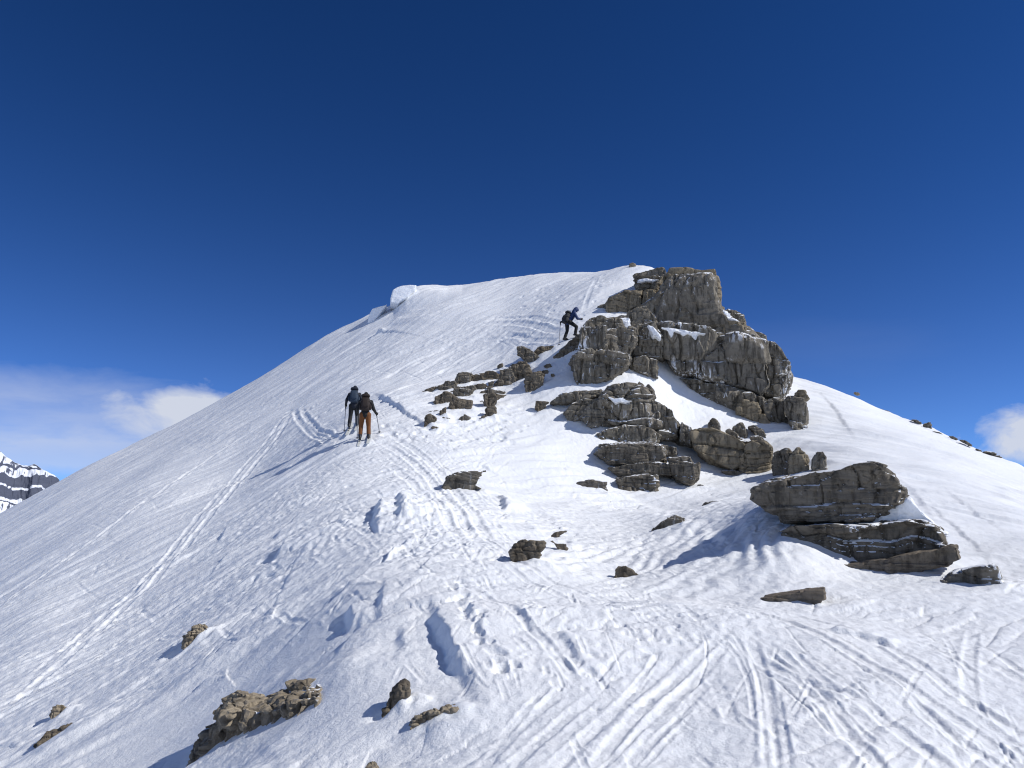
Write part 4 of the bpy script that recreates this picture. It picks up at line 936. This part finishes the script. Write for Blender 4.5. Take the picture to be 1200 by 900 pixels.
def person(loc, rz, sc, J, look, label, poles, boots='boot', group='ski mountaineers climbing the ridge'):
    """J: joints in local metres, +y is the way the person faces"""
    root = empty('person', loc, rz, sc)
    tag(root, label, 'person', group)
    hd, nk, ch, pv = J['head'], J['neck'], J['chest'], J['pelvis']
    hv = np.array(hd) - np.array(nk); hv = hv / np.linalg.norm(hv); fwd = np.array(J.get('face', (0, 1, -.1))); fwd = fwd / np.linalg.norm(fwd)
    h = np.array(hd)
    lat = np.cross(fwd, hv); lat /= np.linalg.norm(lat)
    segs = [(nk, .055, hd, .06), (h - hv * .01, .085, h + hv * .05, .088), (h - hv * .05 + fwd * .03, .055, h - hv * .085 + fwd * .045, .04),
            (h + fwd * .085, .014, h + fwd * .105 - hv * .03, .016),                       # nose
            (h - hv * .065 + fwd * .078 - lat * .02, .008, h - hv * .065 + fwd * .078 + lat * .02, .008),   # mouth
            (h + lat * .085 - hv * .02, .018, h + lat * .09 + hv * .02, .02), (h - lat * .085 - hv * .02, .018, h - lat * .09 + hv * .02, .02)]   # ears
    segs += [(pv, .13, lerp(pv, ch, .5), .125), (lerp(pv, ch, .5), .125, ch, .135), (ch, .13, nk, .06)]
    for s_ in ('l', 'r'):
        sh, el, wr, hp, kn, an, toe = (J[s_ + k] for k in ('sh', 'el', 'wr', 'hip', 'knee', 'ank', 'toe'))
        segs += [(ch, .10, sh, .06), (sh, .055, el, .042), (el, .04, wr, .028), (hp, .095, kn, .058), (kn, .056, an, .038), (an, .04, toe, .03), (pv, .11, hp, .1)]
        segs += hand_segs(wr, np.array(wr) - np.array(el), (0, .15, 1))
    b = blend('body', segs, MP['skin'], root, .011, 2)
    # clothes
    jk = [(pv, .155, lerp(pv, ch, .5), .15), (lerp(pv, ch, .5), .15, ch, .165), (ch, .15, nk, .085)]
    for s_ in ('l', 'r'):
        jk += [(ch, .125, J[s_ + 'sh'], .085), (J[s_ + 'sh'], .08, J[s_ + 'el'], .066), (J[s_ + 'el'], .064, lerp(J[s_ + 'el'], J[s_ + 'wr'], .93), .048)]
    blend('jacket', jk, MP[look['jacket']], root, .016)
    tr = [(lerp(pv, ch, .12), .145, pv, .15)]
    for s_ in ('l', 'r'):
        tr += [(pv, .13, J[s_ + 'hip'], .118), (J[s_ + 'hip'], .115, J[s_ + 'knee'], .08), (J[s_ + 'knee'], .08, lerp(J[s_ + 'knee'], J[s_ + 'ank'], .75), .078)]
    blend('trousers', tr, MP[look['trousers']], root, .016)
    for s_ in ('l', 'r'):
        a_, t_ = J[s_ + 'ank'], J[s_ + 'toe']; hl = np.array(a_) * 1.0; back = np.array(a_) - (np.array(t_) - np.array(a_)) * .35
        blend('boot', [(lerp(J[s_ + 'knee'], a_, .62), .074, a_, .068), (a_, .066, lerp(a_, t_, .55), .056), (lerp(a_, t_, .4), .056, t_, .048), ((back[0], back[1], t_[2]), .05, t_, .048)], MP['boot'], root, .014)
        wr, el = J[s_ + 'wr'], J[s_ + 'el']; f = np.array(wr) - np.array(el); f = f / np.linalg.norm(f); w = np.array(wr)
        gs = [(p0, r0 + .008, p1, r1 + .008) for p0, r0, p1, r1 in hand_segs(wr, f, (0, .15, 1))] + [(w - f * .05, .05, w + f * .02, .045)]
        blend('glove', gs, MP[look['glove']], root, .011, 2)
    if look.get('hood'):
        blend('hood', [(h - hv * .01 - fwd * .02, .118, h + hv * .05 - fwd * .02, .115), (h - hv * .08 - fwd * .03, .105, nk, .10), (h + hv * .08 + fwd * .03, .07, h + hv * .07 + fwd * .06, .06)], MP[look['hood']], root, .014)
    else:
        blend('hat', [(h + hv * .035 - fwd * .012, .105, h + hv * .085 - fwd * .012, .085), (h + hv * .02 - fwd * .04, .098, h + hv * .03 - fwd * .05, .095)], MP[look['hat']], root, .012)
        blend('hair', [(h - hv * .02 - fwd * .035, .086, h - hv * .07 - fwd * .035, .07)], MP['packbrown'], root, .012)
    # what the person carries: things of their own
    ws = lambda p: tuple(np.array(loc) + sc * np.array((p[0] * math.cos(rz) - p[1] * math.sin(rz), p[0] * math.sin(rz) + p[1] * math.cos(rz), p[2])))
    bp = empty('backpack', ws(J['pack']), rz, sc); tag(bp, look['pack_label'], 'backpack', 'backpacks on the climbers')
    bp.rotation_euler.x = -J.get('lean', .15)
    pm = MP[look['pack']]
    loft('pack_body', [(0, -.15, .0, .13, .09), (0, -.17, .05, .165, .12), (0, -.175, .25, .175, .13), (0, -.165, .45, .165, .12), (0, -.15, .52, .14, .095)], pm, bp)
    loft('lid', [(0, -.16, .515, .13, .10), (0, -.17, .56, .165, .13), (0, -.165, .62, .15, .12), (0, -.15, .65, .10, .08)], MP[look.get('lid', look['pack'])], bp)
    loft('front_pocket', [(0, -.29, .10, .10, .03), (0, -.31, .16, .12, .04), (0, -.30, .34, .115, .04), (0, -.285, .40, .09, .025)], pm, bp)
    for sx in (-1, 1):
        loft('side_pocket', [(sx * .18, -.17, .04, .03, .07), (sx * .19, -.17, .10, .04, .085), (sx * .185, -.17, .22, .035, .08), (sx * .18, -.17, .26, .02, .06)], pm, bp)
        tube('shoulder_strap', [(sx * .10, -.06, .46), (sx * .115, .04, .50), (sx * .125, .13, .42), (sx * .13, .13, .28), (sx * .15, .02, .12), (sx * .14, -.07, .08)], .016, MP['strap'], bp)
        tube('compression_strap', [(sx * .185, -.06, .36), (sx * .20, -.17, .35), (sx * .15, -.30, .34)], .009, MP['strap'], bp)
    for s_, tip, lb in poles:
        w = np.array(J[s_ + 'wr']); e = np.array(J[s_ + 'el']); f = w - e; f /= np.linalg.norm(f); gp = w + f * .085
        gw = np.array(ws(gp)); tp = np.array(tip)
        d = tp - gw; Lp = np.linalg.norm(d); d /= Lp
        pr = empty('ski_pole', tuple(tp)); tag(pr, lb, 'ski pole', 'ski poles in the climbers\' hands')
        L0 = gw - tp
        tube('shaft', [tuple(L0 * .92), tuple(L0 * .03)], .0125, MP['pole'], pr)
        tube('grip', [tuple(L0 + L0 / Lp * .05), tuple(L0 * .90)], .019, MP['black'], pr)
        bm = bmesh.new(); bmesh.ops.create_cone(bm, cap_ends=True, segments=16, radius1=.055, radius2=.03, depth=.02)
        me = bpy.data.meshes.new('basket'); bm.to_mesh(me); bm.free(); me.materials.append(MP['boot'])
        bk = link('basket', me, pr, tuple(L0 / Lp * .07))
        tube('strap', [tuple(L0), tuple(L0 + np.array((.03, .02, -.08))), tuple(L0 + np.array((.0, .04, -.14)))], .006, MP['strap'], pr)
    return root, ws
def ski(center, rz, slope, label):
    r_ = empty('ski', center, rz); r_.rotation_euler.x = slope; tag(r_, label, 'ski', 'skis under the two skiers')
    bm = bmesh.new(); st_ = []
    for y, hw, z in [(-.78, .046, 0), (-.6, .05, 0), (0, .043, .012), (.6, .055, 0), (.80, .056, .02), (.92, .04, .08), (.97, .012, .12)]:
        st_.append([bm.verts.new((-hw, y, z)), bm.verts.new((hw, y, z)), bm.verts.new((hw, y, z + .016)), bm.verts.new((-hw, y, z + .016))])
    for a_, b_ in zip(st_, st_[1:]):
        for k in range(4): bm.faces.new((a_[k], a_[(k + 1) % 4], b_[(k + 1) % 4], b_[k]))
    bm.faces.new(st_[0][::-1]); bm.faces.new(st_[-1]); bmesh.ops.recalc_face_normals(bm, faces=bm.faces)
    me = bpy.data.meshes.new('ski_body'); bm.to_mesh(me); bm.free(); me.materials.append(MP['ski']); link('ski_body', me, r_)
    loft('binding', [(0, .12, .02, .036, .06), (0, .12, .06, .03, .045)], MP['boot'], r_)
    loft('heel_piece', [(0, -.17, .02, .03, .045), (0, -.17, .055, .026, .035)], MP['strap'], r_)

def stand(px, py):
    x, y, r = hit(px, py); return x, y, ground_z(x, y)
def tipat(px, py, r):
    """a pole tip planted in the snow near distance r"""
    a, t = at_pt(px, py); x, y = r * math.sin(a), r * math.cos(a); return (x, y, ground_z(x, y) - .03)
BASE = dict(head=(0, .16, 1.60), neck=(0, .10, 1.44), chest=(0, .05, 1.26), pelvis=(0, -.03, .92), face=(0, 1, -.35), pack=(0, -.02, .98), lean=.20,
            lsh=(-.19, .07, 1.38), rsh=(.19, .07, 1.38), lel=(-.28, .06, 1.12), rel=(.29, .05, 1.12), lwr=(-.31, .29, 1.04), rwr=(.36, .27, 1.02),
            lhip=(-.10, -.03, .90), rhip=(.10, -.03, .90), lknee=(-.14, .08, .50), rknee=(.13, .03, .49), lank=(-.16, .02, .11), rank=(.15, -.06, .11), ltoe=(-.17, .18, .07), rtoe=(.17, .10, .07))
x, y, z = stand(427, 516)
rA = math.hypot(x, y); rzA = R(8)
p1, ws1 = person((x, y, z + .02), rzA, .96, BASE, dict(jacket='black', trousers='rust', glove='black', hat='black', pack='packbrown', pack_label='dark brown pack on the skier in orange trousers'),
    'skier in rust orange trousers and black jacket seen from behind',
    [('r', tipat(445, 507, rA + .55), 'ski pole in the outer hand of the orange trousered skier'), ('l', tipat(419, 512, rA + .35), 'ski pole between the two skiers')])
for s_, xx, yy, lb in (('l', -.165, .02, 'ski under the near foot of the orange trousered skier, beside the other skier'), ('r', .16, -.06, 'ski under the outer foot of the orange trousered skier')):
    c = ws1((xx, yy + .03, 0)); gz = ground_z(c[0], c[1]); f1 = ws1((xx, yy + .5, 0)); b1 = ws1((xx, yy - .5, 0))
    ski((c[0], c[1], gz + .03), rzA, math.atan2(ground_z(f1[0], f1[1]) - ground_z(b1[0], b1[1]), 1.02), lb)
J2 = dict(BASE); J2.update(lknee=(-.13, .02, .50), lank=(-.16, -.1, .11), ltoe=(-.17, .06, .07), rknee=(.12, .13, .52), rank=(.14, .10, .12), rtoe=(.15, .26, .09), lwr=(-.35, .22, 1.0), lel=(-.30, .0, 1.14))
x, y, z = stand(414, 503)
rB = math.hypot(x, y); rzB = R(6)
p2, ws2 = person((x, y, z + .02), rzB, .92, J2, dict(jacket='navy', trousers='black', glove='black', hat='navy', pack='packblue', lid='navy', pack_label='slate blue pack on the dark clothed skier'),
    'skier in black trousers and navy jacket with slate blue pack, one step ahead',
    [('l', tipat(403.5, 504, rB + .2), 'ski pole in the outer hand of the dark clothed skier'), ('r', tipat(424, 502, rB + .3), 'ski pole in the inner hand of the dark clothed skier')])
for xx, yy, lb in ((-.165, -.1, 'ski under the outer foot of the dark clothed skier'), (.145, .1, 'ski under the inner foot of the dark clothed skier')):
    c = ws2((xx, yy + .03, 0)); gz = ground_z(c[0], c[1]); f1 = ws2((xx, yy + .5, 0)); b1 = ws2((xx, yy - .5, 0))
    ski((c[0], c[1], gz + .03), rzB, math.atan2(ground_z(f1[0], f1[1]) - ground_z(b1[0], b1[1]), 1.02), lb)
J3 = dict(head=(0, .40, 1.49), neck=(0, .28, 1.36), chest=(0, .19, 1.20), pelvis=(0, -.02, .88), face=(0, .8, -.6), pack=(0, -.05, .74), lean=.34,
          lsh=(-.19, .24, 1.32), rsh=(.19, .22, 1.30), lel=(-.26, .02, 1.10), rel=(.31, .32, 1.0), lwr=(-.30, -.20, .95), rwr=(.22, .52, 1.02),
          lhip=(-.10, -.02, .86), rhip=(.10, .0, .86), lknee=(-.11, -.02, .46), rknee=(.12, .36, .66), lank=(-.12, -.16, .10), rank=(.12, .28, .28), ltoe=(-.12, .0, .06), rtoe=(.12, .44, .26))
x, y, z = stand(666.5, 402)
rC = math.hypot(x, y)
p3, ws3 = person((x, y, z - .02), R(-68), .98, J3, dict(jacket='blue', trousers='black', glove='black', hood='blue', pack='packblack', pack_label='black pack on the climber in blue hood'),
    'climber in blue hooded jacket and black trousers stepping up beside the outcrop',
    [('l', tipat(655, 398, rC - .2), 'ski pole trailing behind the climber in blue')])
dg = bpy.context.evaluated_depsgraph_get(); dg.update()
for o in PJ:
    m2 = bpy.data.meshes.new_from_object(o.evaluated_get(dg)); o.modifiers.clear(); old = o.data; o.data = m2; m2.name = old.name; bpy.data.meshes.remove(old)
    m2.polygons.foreach_set('use_smooth', np.full(len(m2.polygons), True))
print('people', round(time.time() - T0, 1))

# ------------------------------------------------------------------ distant mountain
def mountain():
    crest = [(-420, 560), (-260, 540), (-140, 548), (-60, 520), (-25, 524), (0, 529), (8, 536), (18, 542), (26, 545), (33, 545), (40, 544), (52, 551), (62, 556), (69, 562), (72, 568), (76, 590), (100, 610)]
    ca_, ct_ = at_pt(np.array([c[0] for c in crest], float), np.array([c[1] for c in crest], float))
    D = 7000.0
    aa = np.linspace(ca_[0], ca_[-1], 900); tt = np.interp(aa, ca_, ct_)
    tt = tt + .0012 * noise2(aa * 160, aa * 0 + 3.3, 5) * sstep(ca_[-1], ca_[-1] - .02, aa)
    # level cliff bands (absolute heights) with snow benches between them
    lev = lambda y: CZ + D * float(at_pt(20.0, y)[1])
    zz = np.linspace(-1500, 1500, 6001); run = np.full_like(zz, 1.5)
    for y0, y1 in ((546, 548.5), (557.5, 571), (574, 586), (590, 592)): run[(zz < lev(y0)) & (zz > lev(y1))] = .22
    cum = np.cumsum(run) * (zz[1] - zz[0])
    kk = np.concatenate([np.linspace(0, .5, 150), np.linspace(.505, 1, 40)])
    AA, KK = np.meshgrid(aa, kk); ZC = CZ + D * np.interp(AA, aa, tt); Z = ZC - KK * (ZC + 420)
    wz = Z + 30 * noise2(AA * 90, Z * .004, 8) + 16 * noise2(AA * 230, Z * .01, 9)
    SS = np.interp(ZC, zz, cum) - np.interp(np.minimum(wz, ZC), zz, cum)
    rad = D - SS - 7 * noise2(AA * 500, Z * .02, 12) * sstep(0, 40, SS)
    front_ = np.stack([rad * np.sin(AA), rad * np.cos(AA), Z], -1)
    bs = np.linspace(60, 1800, 12); AB, SB = np.meshgrid(aa, bs)
    back_ = np.stack([(D + SB) * np.sin(AB), (D + SB) * np.cos(AB), CZ + D * np.interp(AB, aa, tt) - SB * .75], -1)
    g = np.concatenate([back_[::-1], front_], 0); nr_, na_ = g.shape[:2]
    id_ = np.arange(nr_ * na_).reshape(nr_, na_)
    q = np.stack([id_[:-1, :-1], id_[1:, :-1], id_[1:, 1:], id_[:-1, 1:]], -1).reshape(-1, 4)
    m, nt, b = new_mat('banded_mountain')
    geo = nt.nodes.new('ShaderNodeNewGeometry'); sx = nt.nodes.new('ShaderNodeSeparateXYZ'); nt.links.new(geo.outputs['Normal'], sx.inputs[0])
    v = mapped(nt, (1, 1, 1)); nz = noise_tex(nt, v, .02, 6, .7)
    st_ = math_(nt, 'ADD', math_(nt, 'ABSOLUTE', sx.outputs[2]), math_(nt, 'MULTIPLY_ADD', nz, 1.1)); st_.node.inputs[1].links[0].from_node.inputs[2].default_value = -.55
    f = ramp(nt, st_, [(.46, 0), (.62, 1)])
    vb = mapped(nt, (.003, .003, .06)); rk = mixc(nt, noise_tex(nt, vb, 1, 5, .7), (.045, .055, .085), (.10, .11, .15))
    nt.links.new(mixc(nt, f, rk, (.74, .78, .86)), b.inputs['Base Color']); b.inputs['Roughness'].default_value = .9  # bluish rock and dulled snow: distance haze put into the colours
    me = make_mesh('distant_mountain', g.reshape(-1, 3), q, m)
    if me.polygons[len(me.polygons) // 2].normal.z < 0: me.flip_normals()
    o = link('distant_mountain', me); tag(o, 'far snow capped mountain with dark horizontal cliff bands', 'mountain', kind='structure')
mountain()

# ------------------------------------------------------------------ light and sky
SUN_AZ, SUN_EL = R(101), R(40.5)
sun = bpy.data.lights.new('sun', 'SUN'); sun.energy = 3.95; sun.angle = R(.53); sun.color = (1, .965, .91)
so = bpy.data.objects.new('sun', sun); COL.objects.link(so)
sv = np.array([math.cos(SUN_EL) * math.sin(SUN_AZ), math.cos(SUN_EL) * math.cos(SUN_AZ), math.sin(SUN_EL)])
from mathutils import Vector
so.rotation_euler = Vector(sv).to_track_quat('Z', 'Y').to_euler(); so.location = (40, 10, 60)
SKY_G = 1.25; SKY_T = (3.6, 9.4, 14.6); CLOUD = (6.5, 6.9, 7.9)
w = bpy.data.worlds.new('World'); S.world = w; w.use_nodes = True
nt = w.node_tree; bg = nt.nodes['Background']
sky = nt.nodes.new('ShaderNodeTexSky'); sky.sky_type = 'NISHITA'; sky.sun_disc = False
sky.sun_elevation = SUN_EL; sky.sun_rotation = SUN_AZ; sky.altitude = 5000; sky.air_density = .85; sky.dust_density = .4; sky.ozone_density = 3.0
tc = nt.nodes.new('ShaderNodeTexCoord'); sx = nt.nodes.new('ShaderNodeSeparateXYZ'); nt.links.new(tc.outputs['Generated'], sx.inputs[0])
azn = math_(nt, 'ARCTAN2', sx.outputs[0], sx.outputs[1]); eln = math_(nt, 'ARCSINE', sx.outputs[2])
def cloud(aw, a0, ew, e0, scale, seed, lo_, hi_, str_):
    """a low bank: gaussian window in azimuth and elevation times noise"""
    df = math_(nt, 'SUBTRACT', azn, R(a0)) if a0 < 100 else math_(nt, 'SUBTRACT', math.pi, math_(nt, 'ABSOLUTE', azn))
    da_ = math_(nt, 'DIVIDE', df, R(aw)); de_ = math_(nt, 'DIVIDE', math_(nt, 'SUBTRACT', eln, R(e0)), R(ew))
    g = math_(nt, 'EXPONENT', math_(nt, 'MULTIPLY', math_(nt, 'ADD', math_(nt, 'MULTIPLY', da_, da_), math_(nt, 'MULTIPLY', de_, de_)), -1.0))
    mp = nt.nodes.new('ShaderNodeMapping'); nt.links.new(tc.outputs['Generated'], mp.inputs[0])
    mp.inputs['Scale'].default_value = (scale[0], scale[0], scale[1]); mp.inputs['Location'].default_value = (seed, seed * 1.7, seed * .3)
    nz = noise_tex(nt, mp.outputs[0], 1.0, 7, .58, .3)
    v_ = math_(nt, 'ADD', math_(nt, 'MULTIPLY', g, .55), math_(nt, 'MULTIPLY', nz, .6))
    return math_(nt, 'MULTIPLY', ramp(nt, v_, [(lo_, 0), (hi_, 1)]), str_)
c1 = cloud(6.5, -22.5, 2.6, 7.2, (15, 26), 1.3, .55, .76, .95)      # bright puff behind the slope
c2 = cloud(14, -32, 3.4, 7.2, (5, 20), 4.1, .54, .84, .42)      # thin bank on the left
c3 = cloud(4.6, 34.5, 2.2, 5.4, (18, 26), 7.7, .57, .75, .92)         # puff at the right edge
c4 = cloud(14, 20, 3.0, 12, (3, 16), 2.2, .66, 1.0, .035)
c5 = cloud(14, -31, 1.9, 4.2, (7, 26), 9.3, .54, .78, .5)
veil = math_(nt, 'MULTIPLY', math_(nt, 'EXPONENT', math_(nt, 'MULTIPLY', math_(nt, 'ABSOLUTE', eln), -1 / R(6.5))), .26)
tot = c1
fill_bank = cloud(70, 180, 20, 28, (2.2, 4), 5.5, .50, .70, .9)      # unseen bright bank added behind the viewer to fill the shadows
for c in (c2, c3, c4, c5, veil):
    tot = math_(nt, 'SUBTRACT', math_(nt, 'ADD', tot, c), math_(nt, 'MULTIPLY', tot, c))
# deep high-altitude blue: the Nishita colours with more contrast and saturation, as the phone camera shows them
pre = mixc(nt, 1.0, sky.outputs[0], (.1, .1, .1), 'MULTIPLY')
gm = nt.nodes.new('ShaderNodeGamma'); gm.inputs[1].default_value = SKY_G; nt.links.new(pre, gm.inputs[0])
tint = mixc(nt, 1.0, gm.outputs[0], SKY_T, 'MULTIPLY')
cl = mixc(nt, fill_bank, mixc(nt, tot, tint, CLOUD), (4.5, 4.8, 5.5))
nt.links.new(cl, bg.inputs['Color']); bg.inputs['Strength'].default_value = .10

vs = S.view_settings; S.display_settings.display_device = 'sRGB'
vs.view_transform = 'Standard'; vs.look = 'None'; vs.exposure = 0.0; vs.gamma = 1; vs.use_curve_mapping = False
S.cycles.filter_width = 1.15; S.cycles.max_bounces = 5; S.cycles.diffuse_bounces = 3; S.cycles.glossy_bounces = 2
S.cycles.use_denoising = True; S.cycles.denoiser = 'OPENIMAGEDENOISE'
print('done', round(time.time() - T0, 1))
